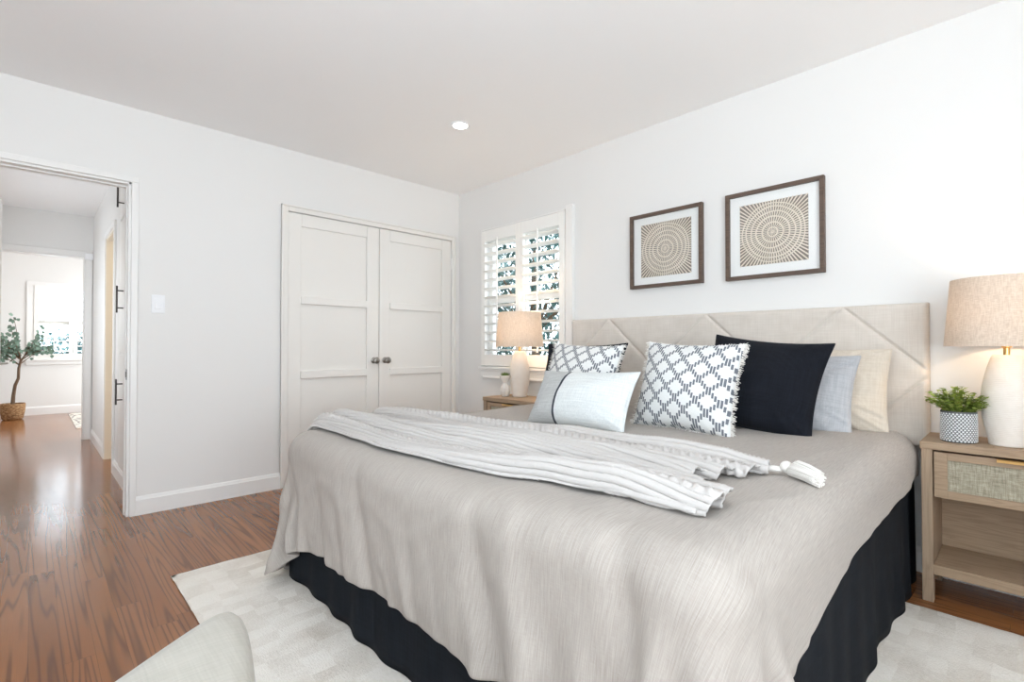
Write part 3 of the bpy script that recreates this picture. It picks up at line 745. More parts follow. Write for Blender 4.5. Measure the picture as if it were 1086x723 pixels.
# ------------------------------------------------------------------ knitted throw
def throw():
    nu, nw = 420, 640
    sw = 1.30                       # knitted width in metres
    ue = np.linspace(0, 1, nu); we = np.linspace(0, 1, nw)
    # base height of the duvet under the throw on a coarse grid
    gx = np.linspace(0.70, 1.80, 56); gy = np.linspace(0.30, 2.70, 110)
    Zg = np.array([[top_z(a, b, 0.40) for b in gy] for a in gx])
    for _ in range(4):
        Zp = np.pad(Zg, 1, mode='edge'); Zg = np.maximum(Zg, (Zp[:-2, 1:-1] + Zp[2:, 1:-1] + Zp[1:-1, :-2] + Zp[1:-1, 2:]) / 4)
    def bz(x, y):
        a = np.clip((x - gx[0]) / (gx[1] - gx[0]), 0, len(gx) - 1.001); b = np.clip((y - gy[0]) / (gy[1] - gy[0]), 0, len(gy) - 1.001)
        i = a.astype(int); j = b.astype(int); fa = a - i; fb = b - j
        return Zg[i, j] * (1 - fa) * (1 - fb) + Zg[i + 1, j] * fa * (1 - fb) + Zg[i, j + 1] * (1 - fa) * fb + Zg[i + 1, j + 1] * fa * fb
    Ug, Wg = np.meshgrid(ue, we, indexing='ij')
    # u: 0 at the right (near headboard side seen right), 1 at the left end of the bed
    yr = np.interp(Wg, [0, .1, .25, .36, .48, .58, .75, .9, 1], [.505, .475, .485, .56, .655, .64, .575, .53, .535]) + 0.008 * np.sin(Wg * 45)
    yl = 2.415 + 0.02 * np.sin(Wg * 11) - 0.03 * Wg
    Yb = yr + (yl - yr) * Ug
    xn = 1.03 - 0.06 * np.sin(PI * Ug) - 0.13 * Ug ** 2 + 0.02 * np.sin(Ug * 9)
    xf = 1.575 + 0.0 * Ug - 0.20 * Ug ** 2.5 + 0.012 * np.sin(Ug * 7 + 1)
    nf = 7.0
    phi = 1.7 * np.sin(Ug * 2.6 + 0.4) + 0.35 * np.sin(Ug * 8 + Wg * 5)
    th = 2 * PI * nf * (Wg + 0.012 * np.sin(Ug * 5 + Wg * 9)) + phi
    amp = (0.0185 + 0.0075 * np.sin(Wg * 13 + Ug * 5) + 0.004 * np.sin(Ug * 7 + 1.5 * np.sin(Wg * 8))) * (0.5 + 0.5 * np.clip(Ug / 0.14, 0, 1) ** 0.8)
    Xb = xn + (xf - xn) * Wg + 0.013 * np.sin(th) + 0.003 * np.sin(2 * th + 1)
    Zf = amp * (1 + np.cos(th)) + 0.005 * (1 + np.cos(2 * th + 1.7 + Ug * 6)) + 0.010
    ed = np.minimum(Wg, 1 - Wg); Zf *= np.clip(ed / 0.03, 0.35, 1)
    Z = bz(Xb, Yb) + Zf
    P = np.stack([Xb, Yb, Z], -1)
    gu = np.gradient(P, axis=0); gw = np.gradient(P, axis=1)
    N = np.cross(gu, gw); N /= np.linalg.norm(N, axis=-1, keepdims=True) + 1e-9
    if N[200, 280, 2] < 0: N = -N
    seg = np.linalg.norm(np.diff(P, axis=1), axis=2); S_ = np.concatenate([np.zeros((nu, 1)), np.cumsum(seg, axis=1)], axis=1)
    tot = S_[:, -1:].mean(); s = S_ / S_[:, -1:] * tot; L = Ug * 1.95
    per = 0.0175
    rib = np.abs(np.sin(PI * s / per)) ** 0.6 * 0.0080
    mod = np.mod(s, 0.33) - 0.110
    cab = np.abs(mod) < 0.029
    a1 = 0.0125 * np.sin(2 * PI * L / 0.062)
    strand = np.maximum(np.exp(-((mod - a1) / 0.0085) ** 2) * (1 + 0.35 * np.cos(2 * PI * L / 0.062)), np.exp(-((mod + a1) / 0.0085) ** 2) * (1 - 0.35 * np.cos(2 * PI * L / 0.062)))
    hgt = np.where(cab, 0.0068 * strand, rib)
    lace = np.abs(np.mod(s, 0.33) - 0.26) < 0.014
    hgt = np.where(lace, 0.0045 * (0.5 + 0.5 * np.sin(2 * PI * L / 0.014)), hgt)
    hgt = hgt + 0.0006 * np.sin(2 * PI * L / 0.0075)
    hgt = hgt * (1 - 0.25 * np.clip((0.02 - np.minimum(L, 1.95 - L)) / 0.01, 0, 1))
    return P + N * hgt[..., None]
TP = throw()
e = empty('knitted_throw', 'oatmeal cable knit throw lying in folds across the foot of the bed', 'throw', (0, 0, 0))
k = gridmesh('knitted_cloth', TP, M['knit'], e)
md = k.modifiers.new('thickness', 'SOLIDIFY'); md.thickness = 0.004; md.offset = -1
# tassel at the far right corner
def tassel():
    p0 = Vector((1.575, 0.545, 0)); p1 = Vector((1.585, 0.492, 0)); p2 = Vector((1.612, 0.470, 0)); p3 = Vector((1.55, 0.355, 0))
    def zz(p, h): return Vector((p.x, p.y, top_z(p.x, p.y, 0.6) + h))
    bm = bmesh.new(); tube(bm, [zz(p0, 0.02), zz(p1, 0.016)], 0.009, 10)
    obj('tassel_cord', bm, M['fringe'], e, smooth=True)
    bm = bmesh.new(); bmesh.ops.create_uvsphere(bm, u_segments=20, v_segments=12, radius=0.018, matrix=Matrix.Translation(zz(p1, 0.024)))
    obj('tassel_knot', bm, M['fringe'], e, smooth=True)
    bm = bmesh.new(); rr = random.Random(5)
    a = zz(p1, 0.020); d = Vector((-0.058, -0.100, 0))
    side = Vector((d.y, -d.x, 0)).normalized()
    for q in range(320):
        an = rr.uniform(0, 2 * PI); rad = math.sqrt(rr.random())
        pts = []
        for tt in (0.10, 0.2, 0.35, 0.65, 1.0 - 0.12 * rr.random()):
            wdt = 0.025 * min(1.0, ((tt - 0.06) / 0.28)) ** 0.5 * (1 - 0.12 * tt)
            c = a + d * tt
            zb = top_z(c.x, c.y, 0.5)
            h = 0.003 + wdt * (1 + math.sin(an) * rad)
            p = c + side * math.cos(an) * rad * wdt
            pts.append(Vector((p.x, p.y, max(zb, top_z(p.x, p.y, zb)) + h)))
        tube(bm, pts, 0.0019, 5)
    obj('tassel_fringe', bm, M['fringe'], e, smooth=True)
tassel()

# ------------------------------------------------------------------ cushions
def cushion(w, h, t, seed=0, pinch=0.09, N=56, wr=0.006, exps=0.52):
    # local: x width, z height (bottom at 0), y thickness
    g = np.linspace(-1, 1, N); g = np.sin(g * PI / 2) * 0.75 + g * 0.25
    U, V = np.meshgrid(g, g, indexing='ij')
    vs = []; fs = []
    prof = np.clip((1 - U ** 2), 0, 1) ** exps * np.clip((1 - V ** 2), 0, 1) ** exps
    px = w / 2 * U * (1 - pinch * (1 - V ** 2)); pz = h / 2 * V * (1 - pinch * (1 - U ** 2)) + h / 2
    sag = 1 + 0.16 * (-V)
    X3 = []
    for sgn in (-1, 1):
        nz = np.zeros_like(U)
        for i in range(N):
            for j in range(N):
                u, v = U[i, j], V[i, j]
                cr = (abs(u) * abs(v)) ** 1.5
                ang_ = math.atan2(v, u)
                nz[i, j] = noise.noise(Vector((u * 2.2 + seed * 3.1, v * 2.2, sgn * 2.0 + seed))) * wr * 1.4 \
                    + cr * noise.noise(Vector((ang_ * 14, 0.6 * (abs(u) + abs(v)), seed * 7.0 + sgn))) * wr * 3.0
        y = sgn * (t / 2 * prof * sag) + nz * np.minimum(prof * 2, 1)
        X3.append(np.stack([px, y, pz], -1))
    idx = {}
    F = X3[0]; Bk = X3[1]
    for i in range(N):
        for j in range(N):
            idx[0, i, j] = len(vs); vs.append(tuple(F[i, j]))
    for i in range(N):
        for j in range(N):
            if i in (0, N - 1) or j in (0, N - 1): idx[1, i, j] = idx[0, i, j]
            else: idx[1, i, j] = len(vs); vs.append(tuple(Bk[i, j]))
    for s_ in (0, 1):
        for i in range(N - 1):
            for j in range(N - 1):
                q = (idx[s_, i, j], idx[s_, i + 1, j], idx[s_, i + 1, j + 1], idx[s_, i, j + 1])
                fs.append(q if s_ == 0 else q[::-1])
    me = bpy.data.meshes.new('cover'); me.from_pydata(vs, [], fs); me.update()
    for p in me.polygons: p.use_smooth = True
    rim = [(w / 2 * a * (1 - pinch * (1 - b * b)), h / 2 * b * (1 - pinch * (1 - a * a)) + h / 2) for a, b in
           [(-1 + 2 * k / 60, -1) for k in range(60)] + [(1, -1 + 2 * k / 60) for k in range(60)] + [(1 - 2 * k / 60, 1) for k in range(60)] + [(-1, 1 - 2 * k / 60) for k in range(60)]]
    return me, rim
def place(o, x, y, lean, yaw=0.0, roll=0.0, z=0.655):
    # the cushion's front (-y local) faces the foot of the bed (-X world); leans back towards +X
    o.matrix_world = Matrix.Translation((x, y, z)) @ Matrix.Rotation(R(-90 + yaw), 4, 'Z') @ Matrix.Rotation(R(-lean), 4, 'X') @ Matrix.Rotation(R(roll), 4, 'Y')
def simple_cushion(name, w, h, t, mat, label, seed, x, y, lean, yaw=0, roll=0, z=0.655, piping=None, **kw):
    me, rim = cushion(w, h, t, seed, **kw)
    o = link(name, me, mat); tag(o, label, 'pillow'); place(o, x, y, lean, yaw, roll, z)
    bm = bmesh.new(); pts = [(a, 0, b) for a, b in rim]; tube(bm, pts + [pts[0]], 0.0028, 6)
    obj('seam', bm, mat, o, smooth=True)
    return o
simple_cushion('bed_pillow', 0.66, 0.395, 0.17, M['beige_p'], 'sand coloured bed pillow leaning on the headboard, nearest the right nightstand', 1, 2.735, 0.762, 14, z=0.648, wr=0.014, pinch=0.05)
simple_cushion('bed_pillow', 0.66, 0.395, 0.16, M['bluegrey'], 'blue grey linen bed pillow standing between the black cushion and the sand pillow', 2, 2.55, 0.862, 27, z=0.648, wr=0.013, pinch=0.06)
simple_cushion('throw_cushion', 0.53, 0.48, 0.20, M['navy'], 'large plain black cushion beside the blue grey pillow', 3, 2.335, 0.895, 27, 3, 6, wr=0.005)
simple_cushion('throw_cushion', 0.62, 0.43, 0.15, M['navy'], 'black cushion almost hidden behind the left patterned cushion', 4, 2.385, 1.94, 18, 0, 0, wr=0.007)
def ikat(label, seed, x, y, lean, yaw, roll, z=0.655, w=0.48, h=0.43):
    me, rim = cushion(w, h, 0.21, seed, wr=0.006, pinch=0.075)
    e = empty('patterned_cushion', label, 'pillow', group='ikat patterned cushions'); place(e, x, y, lean, yaw, roll, z)
    o = link('cover', me, M['ikat'], e)
    bm = bmesh.new(); rr = random.Random(seed)
    cx, cz = 0, h / 2
    for q in range(760):
        a = rr.random() * 240; k0 = int(a); f = a - k0
        p = (rim[k0][0] * (1 - f) + rim[(k0 + 1) % 240][0] * f, rim[k0][1] * (1 - f) + rim[(k0 + 1) % 240][1] * f)
        side_only = k0 // 60
        d = Vector((1 if side_only == 1 else -1 if side_only == 3 else 0, 0, -1 if side_only == 0 else 1 if side_only == 2 else 0))
        ln = (0.022 if side_only in (1, 3) else 0.010) * rr.uniform(0.6, 1.2)
        d = (d + Vector((rr.uniform(-.6, .6), rr.uniform(-.9, .9), rr.uniform(-.6, .6)))).normalized()
        s0 = Vector((p[0], rr.uniform(-.004, .004), p[1])) - d * 0.003
        mid = s0 + d * ln * 0.55 + Vector((rr.uniform(-.003, .003), rr.uniform(-.003, .003), rr.uniform(-.004, .001)))
        tube(bm, [s0, mid, s0 + d * ln + Vector((0, 0, -0.003))], [0.0017, 0.0015, 0.0010], 4)
    obj('fringe', bm, M['fringe'], e)
ikat('front right cushion with a grey ikat diamond pattern and fringed edges, beside the black cushion', 5, 2.13, 1.115, 19, 0, 1.5)
ikat('grey ikat diamond cushion nearest the window, behind the pale lumbar cushion', 6, 2.18, 1.79, 20, 0, 2, w=0.50)
simple_cushion('lumbar_cushion', 0.58, 0.305, 0.18, M['lumbar'], 'pale oblong lumbar cushion with a thin charcoal stripe at the front of the bed', 7, 1.85, 1.515, 30, 0, -1.5, wr=0.005, pinch=0.065)

# ------------------------------------------------------------------ nightstands
def nightstand(label, w, dpt, hgt):
    # local: front faces -x at x=0; y from 0 (seen left side) down to -w
    e = empty('nightstand', label, 'nightstand', group='oak nightstands')
    obj('top_panel', BX((-0.004, dpt, -w - 0.004, 0.004, hgt - 0.030, hgt)), M['oak'], e, bevel=0.002)
    lw = 0.036
    for y in (0.0, -w + lw):
        obj('side_panel', BX((0.0, dpt - 0.004, y - lw, y, 0.09, hgt - 0.030)), M['oak_z'], e, bevel=0.0015)
    for xx in (0.0, dpt - 0.044):
        for y in (0.0, -w + lw):
            obj('leg', BX((xx, xx + 0.040, y - lw, y, 0.0, 0.09)), M['oak_z'], e, bevel=0.0015)
    obj('lower_shelf', BX((0.0, dpt - 0.010, -w + lw, -lw, 0.115, 0.155)), M['oak'], e, bevel=0.0015)
    obj('back_panel', BX((dpt - 0.016, dpt - 0.004, -w + lw, -lw, 0.155, hgt - 0.030)), M['oak'], e)
    obj('drawer_box', BX((0.024, dpt - 0.02, -w + lw + 0.006, -lw - 0.006, hgt - 0.215, hgt - 0.04)), M['oak'], e)
    z0, z1 = hgt - 0.222, hgt - 0.038; ya, yb = -w + lw + 0.004, -lw - 0.004
    fr = 0.042
    d = obj('drawer_front', BX((0.004, 0.024, ya, ya + fr, z0, z1), (0.004, 0.024, yb - fr, yb, z0, z1), (0.004, 0.024, ya + fr, yb - fr, z0, z0 + 0.030), (0.004, 0.024, ya + fr, yb - fr, z1 - 0.030, z1)), M['oak'], e, bevel=0.0015)
    obj('cane_panel', BX((0.012, 0.020, ya + fr - 0.002, yb - fr + 0.002, z0 + 0.028, z1 - 0.028)), M['cane'], d)
    ym = (ya + yb) / 2
    obj('drawer_pull', BX((-0.010, 0.006, ym - 0.055, ym + 0.055, z1 - 0.004, z1 + 0.0005), (-0.010, -0.007, ym - 0.055, ym + 0.055, z1 - 0.012, z1)), M['brass'], d)
    return e
NZ = 0.652
ns = nightstand('light oak nightstand with cane drawer right of the bed, under the large lamp', 0.56, 0.315, NZ)
ns.location = (2.655, 0.313, 0)
ns2 = dup(ns, (2.565, 2.985, 0), None, 'light oak nightstand left of the bed, below the shuttered window')

# ------------------------------------------------------------------ lamps
def lamp(label, x, y, power):
    e = empty('table_lamp', label, 'table lamp', (x, y, NZ), group='bedside lamps')
    pr = [(0.052, 0.0), (0.056, 0.003), (0.0585, 0.02), (0.067, 0.06), (0.0745, 0.105), (0.078, 0.15), (0.0775, 0.19), (0.074, 0.23), (0.067, 0.27), (0.058, 0.31), (0.048, 0.343), (0.0425, 0.356), (0.039, 0.358)]
    bm = bmesh.new(); lathe(bm, pr, 56); obj('lamp_base', bm, M['lampbody'], e, smooth=True)
    bm = bmesh.new(); lathe(bm, [(0.010, 0.356), (0.010, 0.385), (0.016, 0.388), (0.016, 0.43)], 20)
    for a in range(3):
        an = a * 2 * PI / 3; tube(bm, [(0.012 * math.cos(an), 0.012 * math.sin(an), 0.640), (0.168 * math.cos(an), 0.168 * math.sin(an), 0.652)], 0.002, 6)
    tube(bm, [(0.014, 0, 0.41), (0.05, 0, 0.45), (0.055, 0, 0.56), (0.012, 0, 0.64)], 0.0016, 6)
    obj('socket', bm, M['brass'], e, smooth=True)
    bm = bmesh.new(); bmesh.ops.create_uvsphere(bm, u_segments=20, v_segments=14, radius=0.03, matrix=Matrix.Translation((0, 0, 0.475)))
    obj('bulb', bm, M['bulb'], e, smooth=True)
    bm = bmesh.new(); lathe(bm, [(0.190, 0.392), (0.1895, 0.396), (0.168, 0.658), (0.1675, 0.662), (0.1655, 0.660), (0.166, 0.656), (0.1875, 0.396), (0.188, 0.392), (0.190, 0.392)], 72, cap0=False, cap1=False)
    obj('lamp_shade', bm, M['shade'], e, smooth=True)
    l = bpy.data.lights.new('lamp_light', 'POINT'); l.energy = power; l.color = (1.0, 0.77, 0.53); l.shadow_soft_size = 0.035
    o = bpy.data.objects.new('lamp_light', l); COL.objects.link(o); o.location = (0, 0, 0.515); o.parent = e
    return e
lamp('large lit table lamp with ribbed white base on the right nightstand', 2.782, 0.060, 3.6)
lamp('lit white table lamp on the left nightstand in front of the window', 2.775, 2.790, 6.5)

# ------------------------------------------------------------------ potted plants
def leaf(bm, p, d, up, L, Wd, cup=0.15, seg=5):
    d = Vector(d).normalized(); s = d.cross(Vector(up)); 
    if s.length < 1e-3: s = d.cross(Vector((1, 0.2, 0)))
    s.normalize(); n = s.cross(d)
    a = bm.verts.new(Vector(p)); prevl = prevr = a; prevm = None
    rows = []
    for k in range(1, seg):
        f = k / seg; wv = Wd * math.sin(PI * f ** 0.8) * 0.5
        c = Vector(p) + d * L * f - n * cup * L * f * f
        rows.append((bm.verts.new(c + s * wv + n * cup * wv), bm.verts.new(c), bm.verts.new(c - s * wv + n * cup * wv)))
    tip = bm.verts.new(Vector(p) + d * L - n * cup * L)
    bm.faces.new((a, rows[0][0], rows[0][1])); bm.faces.new((a, rows[0][1], rows[0][2]))
    for r1, r2 in zip(rows, rows[1:]):
        bm.faces.new((r1[0], r2[0], r2[1], r1[1])); bm.faces.new((r1[1], r2[1], r2[2], r1[2]))
    bm.faces.new((rows[-1][0], tip, rows[-1][1])); bm.faces.new((rows[-1][1], tip, rows[-1][2]))
rr = random.Random(11)
e = empty('potted_plant', 'small green bushy plant in a round dotted pot beside the right lamp', 'potted plant', (2.755, 0.203, NZ))
bm = bmesh.new(); lathe(bm, [(0.054, 0.0), (0.0575, 0.003), (0.0575, 0.126), (0.0525, 0.126), (0.0525, 0.10)], 56)
obj('pot', bm, M['grout'], e, smooth=True)
bm = bmesh.new()
for row in range(15):
    for k in range(30):
        an = 2 * PI * (k + 0.5 * (row % 2)) / 30; zz = 0.008 + row * 0.0077
        mt = Matrix.Translation((0.0575 * math.cos(an), 0.0575 * math.sin(an), zz)) @ Matrix.Rotation(an, 4, 'Z') @ Matrix.Diagonal((0.0024, 0.0047, 0.0041, 1))
        bmesh.ops.create_icosphere(bm, subdivisions=1, radius=1.0, matrix=mt)
obj('pot_studs', bm, M['potw'], e, smooth=True)
bm = bmesh.new()
bms = bmesh.new()
for q in range(72):
    an = rr.uniform(0, 2 * PI); sp_ = rr.random() ** 0.6
    base = Vector((0.035 * sp_ * math.cos(an), 0.035 * sp_ * math.sin(an), 0.110))
    ht = rr.uniform(0.055, 0.115) * (1.1 - 0.38 * sp_)
    tip = base + Vector((0.074 * sp_ * math.cos(an), 0.074 * sp_ * math.sin(an), ht))
    ctrl = (base + tip) / 2 + Vector((0, 0, 0.012))
    pts = [base, ctrl, tip]; tube(bms, pts, 0.0011, 5)
    for k in range(7):
        f = 0.22 + 0.78 * k / 6
        c = base * (1 - f) ** 2 + ctrl * 2 * f * (1 - f) + tip * f * f
        for sgn in (0, 1):
            a2 = rr.uniform(0, 2 * PI) if k == 6 else k * 1.57 + sgn * PI + rr.uniform(-.4, .4)
            d = Vector((math.cos(a2), math.sin(a2), rr.uniform(0.2, 0.8)))
            leaf(bm, c, d, (0, 0, 1), rr.uniform(0.017, 0.024), 0.016, 0.1, 4)
obj('foliage', bm, M['leaf_box'], e, smooth=True, sharp=80)
obj('stems', bms, M['leaf_box'], e)
bm = bmesh.new(); lathe(bm, [(0.052, 0.10), (0.052, 0.112)], 30); obj('soil', bm, M['soil'], e)

# small figurine planter on the left nightstand
e = empty('mini_planter', 'tiny white ceramic planter with a succulent on the left nightstand', 'potted plant', (2.70, 2.875, NZ), R(-135)); e.scale = (1.3, 1.3, 1.4)
bm = bmesh.new()
pr = [(0.004, 0.0), (0.020, 0.0), (0.026, 0.012), (0.031, 0.030), (0.030, 0.050), (0.022, 0.066), (0.015, 0.076)]
lathe(bm, pr, 8)
for v in bm.verts: v.co.x += v.co.z * 0.38
obj('planter_body', bm, M['ceramic_w'], e, bevel=0.002)
bm = bmesh.new(); lathe(bm, [(0.012, 0.070), (0.020, 0.088), (0.036, 0.112), (0.037, 0.120), (0.032, 0.120), (0.030, 0.112)], 8)
for v in bm.verts: v.co.x += 0.028
obj('planter_cup', bm, M['ceramic_w'], e, bevel=0.001)
bm = bmesh.new()
for yy_ in (-0.012, 0.012):
    bmesh.ops.create_uvsphere(bm, u_segments=10, v_segments=8, radius=0.0035, matrix=Matrix.Translation((-0.016, yy_, 0.040)))
obj('dots', bm, M['grout'], e, smooth=True)
bm = bmesh.new()
for q in range(34):
    an = q * 2.4; rad = 0.024 * math.sqrt(q / 34)
    leaf(bm, (0.028 + rad * math.cos(an) * 0.6, rad * math.sin(an) * 0.6, 0.110), (math.cos(an) * (0.3 + rad * 30), math.sin(an) * (0.3 + rad * 30), 1.0), (0, 0, 1), 0.030, 0.011, -0.1, 4)
obj('succulent', bm, M['succ'], e, smooth=True)

# ------------------------------------------------------------------ framed woven art
def artwork(label, y0, y1, z0, z1):
    w = y1 - y0; h = z1 - z0; cy_, cz_ = (y0 + y1) / 2, (z0 + z1) / 2
    e = empty('framed_artwork', label, 'wall art', (B, cy_, cz_), group='framed woven wall pieces')
    f = 0.022; D = 0.032
    obj('frame', BX((-D, 0, -w / 2, -w / 2 + f, -h / 2, h / 2), (-D, 0, w / 2 - f, w / 2, -h / 2, h / 2), (-D, 0, -w / 2 + f, w / 2 - f, -h / 2, -h / 2 + f), (-D, 0, -w / 2 + f, w / 2 - f, h / 2 - f, h / 2)), M['frame'], e, bevel=0.0015)
    obj('mat_board', BX((-0.010, -0.003, -w / 2 + f, w / 2 - f, -h / 2 + f, h / 2 - f)), M['mat'], e)
    a = 0.178
    obj('backing', BX((-0.0115, -0.010, -a, a, -a * 0.99, a * 0.99)), M['artback'], e)
    bm = bmesh.new()
    n = 72
    def strip(an, r0, r1, w0, w1, x):
        c, s_ = math.cos(an), math.sin(an)
        q = [(r0, -w0), (r1, -w1), (r1, w1), (r0, w0)]
        vs = []
        for xx in (x, x - 0.0012):
            for r_, t_ in q: vs.append(bm.verts.new((xx, c * r_ - s_ * t_, s_ * r_ + c * t_)))
        bm.faces.new(vs[4:8]); 
        for k in range(4): bm.faces.new((vs[k], vs[(k + 1) % 4], vs[4 + (k + 1) % 4], vs[4 + k]))
    bands = [(0.022, 0.055, 26), (0.055, 0.088, 38), (0.088, 0.116, 54), (0.116, 0.143, 66), (0.143, 0.30, 76)]
    for bi, (r0, r1, cnt) in enumerate(bands):
        for k in range(cnt):
            an = 2 * PI * k / cnt + bi * 0.03
            lim = a / max(abs(math.cos(an)), abs(math.sin(an)))
            rb = min(r1, lim)
            if rb <= r0: continue
            wd = 2 * PI * r0 / cnt * 0.27; we = 2 * PI * min(r1, 0.17) / cnt * 0.25
            strip(an, r0, rb, wd, we, -0.0125)
    for k in range(14): strip(2 * PI * k / 14, 0.002, 0.024, 0.0008, 0.0026, -0.0128)
    for r_, wd in ((0.026, 0.005), (0.055, 0.0075), (0.088, 0.0075), (0.116, 0.0065), (0.143, 0.007), (0.164, 0.0055)):
        N_ = 96; ring = []
        for k in range(N_):
            an = 2 * PI * k / N_
            rad = r_ * (1 + 0.012 * math.sin(5 * an + r_ * 90))
            x0_ = -0.0140 - 0.0008 * (k % 2)
            ri, ro = rad - wd / 2, rad + wd / 2
            lim = a / max(abs(math.cos(an)), abs(math.sin(an)))
            ro = min(ro, lim); ri = min(ri, lim - 0.001)
            ring.append([bm.verts.new((xx, rq * math.cos(an), rq * math.sin(an))) for xx, rq in ((-0.0120, ri), (x0_, ri), (x0_, ro), (-0.0120, ro))])
        for k in range(N_):
            r1_, r2_ = ring[k], ring[(k + 1) % N_]
            for q in range(3): bm.faces.new((r1_[q], r2_[q], r2_[q + 1], r1_[q + 1]))
    obj('woven_mandala', bm, M['strip'], e)
    obj('glass_pane', BX((-0.026, -0.0245, -w / 2 + f, w / 2 - f, -h / 2 + f, h / 2 - f)), M['glass'], e)
artwork('left framed woven starburst above the bed, the one nearer the window', 1.385, 1.897, 1.437, 1.935)
artwork('right framed woven starburst above the bed, the one nearer the right lamp', 0.730, 1.242, 1.431, 1.938)

# ------------------------------------------------------------------ ottoman in the foreground
def ottoman():
    ctrl = [(0.310, 1.270), (0.150, 1.165), (-0.03, 1.02), (-0.13, 0.86), (-0.06, 0.74), (0.10, 0.72), (0.235, 0.80), (0.300, 0.98), (0.340, 1.15), (0.345, 1.235)]
    n = len(ctrl); pts = []
    for i in range(n):
        p0, p1, p2, p3 = (Vector(ctrl[(i + k - 1) % n] + (0,)) for k in range(4))
        for s in range(10):
            t_ = s / 10
            pts.append(0.5 * ((2 * p1) + (-p0 + p2) * t_ + (2 * p0 - 5 * p1 + 4 * p2 - p3) * t_ * t_ + (-p0 + 3 * p1 - 3 * p2 + p3) * t_ ** 3))
    c = sum(pts, Vector()) / len(pts)
    e = empty('ottoman', 'cream upholstered ottoman with soft rounded edges in the bottom left corner', 'ottoman', (c.x, c.y, 0.0))
    bm = bmesh.new(); rings = []
    prof = [(0.975, 0.05), (0.995, 0.10), (1.0, 0.25), (1.0, 0.37), (0.993, 0.405), (0.972, 0.430), (0.935, 0.447), (0.87, 0.456), (0.7, 0.462), (0.4, 0.465), (0.1, 0.466)]
    for s_, z in prof:
        rings.append([bm.verts.new(((p.x - c.x) * s_, (p.y - c.y) * s_, z)) for p in pts])
    L = len(pts)
    for a, b in zip(rings, rings[1:]):
        for k in range(L): bm.faces.new((a[k], a[(k + 1) % L], b[(k + 1) % L], b[k]))
    bm.faces.new(rings[0][::-1]); bm.faces.new(rings[-1])
    obj('upholstered_body', bm, M['ottoman'], e, smooth=True, sharp=80)
    for (x, y) in ((0.24, 1.17), (-0.03, 0.86), (0.18, 0.83)):
        bm = bmesh.new(); lathe(bm, [(0.014, 0.0), (0.018, 0.055)], 16, (x - c.x, y - c.y, 0)); obj('leg', bm, M['dark_metal'], e, smooth=True)
ottoman()

# ------------------------------------------------------------------ eucalyptus tree in basket, far room
rr = random.Random(23)
e = empty('potted_tree', 'tall potted eucalyptus tree in a woven basket in the far room', 'potted tree', (-0.190, 10.18, 0)); e.scale = (0.80, 0.80, 0.98)
bm = bmesh.new(); lathe(bm, [(0.12, 0.0), (0.145, 0.02), (0.165, 0.12), (0.172, 0.20), (0.168, 0.235), (0.158, 0.235), (0.155, 0.20)], 40)
obj('basket', bm, M['basket'], e, smooth=True)
bm = bmesh.new(); lathe(bm, [(0.155, 0.19), (0.155, 0.20)], 30); obj('soil', bm, M['soil'], e)
bm = bmesh.new()
trunk = [(0.0, 0, 0.19), (0.01, 0, 0.35), (0.03, 0.01, 0.50), (0.07, 0, 0.60), (0.075, 0, 0.75), (0.10, 0.0, 0.87)]
tube(bm, trunk, [0.032, 0.028, 0.026, 0.022, 0.021, 0.018], 10)
brs = []
for k in range(13):
    an = rr.uniform(0, 2 * PI); L = rr.uniform(0.25, 0.62); el = rr.uniform(0.15, 1.2)
    b0 = Vector((0.10, 0, 0.87)) if k > 3 else Vector((0.08, 0, 0.80))
    d = Vector((math.cos(an) * math.cos(el) * 1.25, math.sin(an) * math.cos(el) * 0.7, math.sin(el)))
    pts = [b0, b0 + d * L * 0.4 + Vector((0, 0, 0.04)), b0 + d * L * 0.75 + Vector((0, 0, 0.04)), b0 + d * L]
    tube(bm, pts, [0.008, 0.006, 0.004, 0.002], 6); brs.append(pts)
for (ax_, az_) in ((-0.26, 1.14), (-0.22, 1.02), (0.0, 1.50), (0.48, 1.0), (0.40, 1.12), (-0.06, 1.38), (0.55, 1.02)):
    b0 = Vector((0.10, 0, 0.87)); tp = Vector((ax_, rr.uniform(-.2, .2), az_))
    pts = [b0, b0.lerp(tp, 0.4) + Vector((0, 0, 0.06)), b0.lerp(tp, 0.75) + Vector((0, 0, 0.05)), tp]
    tube(bm, pts, [0.007, 0.005, 0.004, 0.002], 6); brs.append(pts)
obj('trunk', bm, M['bark'], e, smooth=True)
bm = bmesh.new()
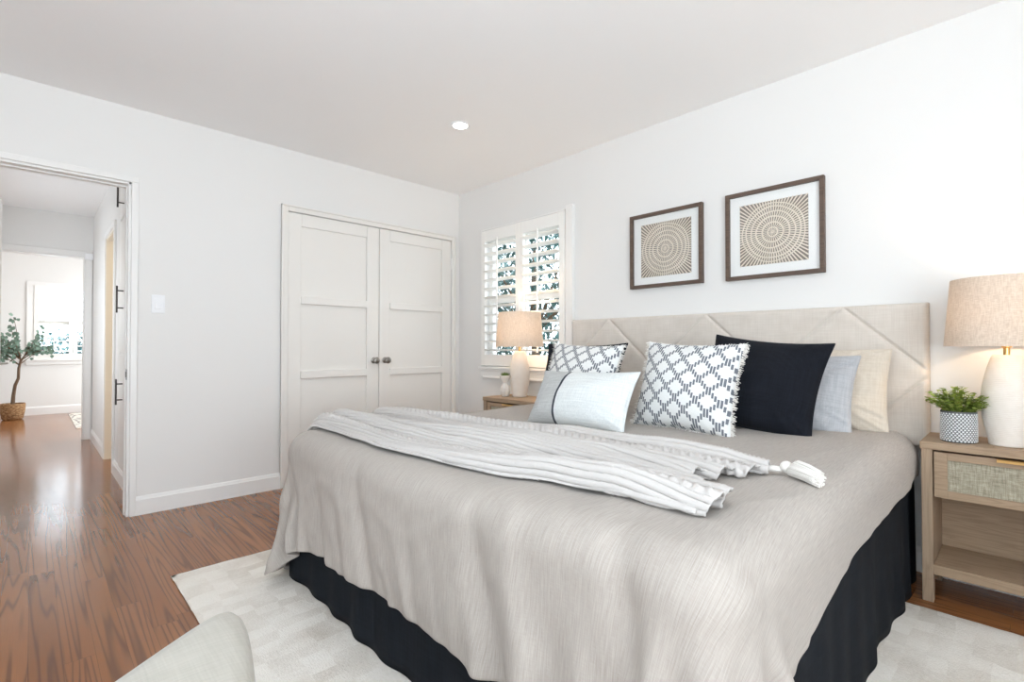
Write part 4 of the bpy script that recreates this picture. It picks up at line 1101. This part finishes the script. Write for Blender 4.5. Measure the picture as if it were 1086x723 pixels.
for pts in brs:
    for q in range(15):
        f = rr.uniform(0.25, 1.02) * 3; i = min(int(f), 2); c = pts[i].lerp(pts[i + 1], min(f - i, 1.05))
        c = c + Vector((rr.gauss(0, .025), rr.gauss(0, .03), rr.gauss(0, .03)))
        d = Vector((rr.uniform(-1, 1), rr.uniform(-1, 0.4), rr.uniform(-.8, .6)))
        leaf(bm, c, d, (0, -1, 0.5), rr.uniform(0.045, 0.075), 0.055, 0.1, 5)
obj('foliage', bm, M['leaf_euc'], e, smooth=True, sharp=80)

# ------------------------------------------------------------------ outdoors seen through the shutters
st(obj('ground', BX((-6, 16, 10.9, 20, -0.4, -0.3), (3.3, 12, -4, 10.9, -0.4, -0.3)), M['ground']))
def bush(label, cx, cy_, cz_, rx, ry, rz, n, mat, seed, trunk=True, size=0.10, group=None):
    r = random.Random(seed); e = empty('garden_tree', label, 'tree', (cx, cy_, -0.3), group=group)
    bm = bmesh.new()
    for q in range(n):
        while True:
            p = Vector((r.uniform(-1, 1), r.uniform(-1, 1), r.uniform(-1, 1)))
            if p.length < 1: break
        c = Vector((p.x * rx, p.y * ry, cz_ + 0.3 + p.z * rz))
        leaf(bm, c, (r.uniform(-1, 1), r.uniform(-1, 1), r.uniform(-1, .4)), (0, 0, 1), r.uniform(size * .7, size * 1.3), size * 0.45, 0.15, 3)
    obj('foliage', bm, mat, e)
    bm = bmesh.new(); tube(bm, [(0, 0, 0), (0.05, 0, cz_ * 0.5), (0, 0.03, cz_ + 0.3), (0.1, 0.1, cz_ + 0.3 + rz * 0.6)], [0.07, 0.06, 0.045, 0.02], 8)
    for k in range(6):
        an = k * 1.05; tube(bm, [(0, 0.02, cz_), (rx * .5 * math.cos(an), ry * .5 * math.sin(an), cz_ + 0.4), (rx * .85 * math.cos(an), ry * .85 * math.sin(an), cz_ + 0.7)], [0.03, 0.02, 0.008], 6)
    obj('trunk', bm, M['bark'], e)
bush('dark evergreen shrub seen through the right half of the bedroom window shutters', 4.6, 4.35, 1.5, 0.7, 0.85, 1.5, 3600, M['leaf_out'], 31, group='shrubs outside the windows')
bush('dark evergreen shrub seen through the left half of the bedroom window shutters', 4.9, 5.9, 1.6, 0.8, 0.95, 1.6, 3900, M['leaf_out'], 32, group='shrubs outside the windows')
bush('blue green shrub behind the lower slats of the far room shutters', 0.7, 12.6, 0.6, 1.3, 0.6, 0.8, 5500, M['leaf_out2'], 33, group='shrubs outside the windows')
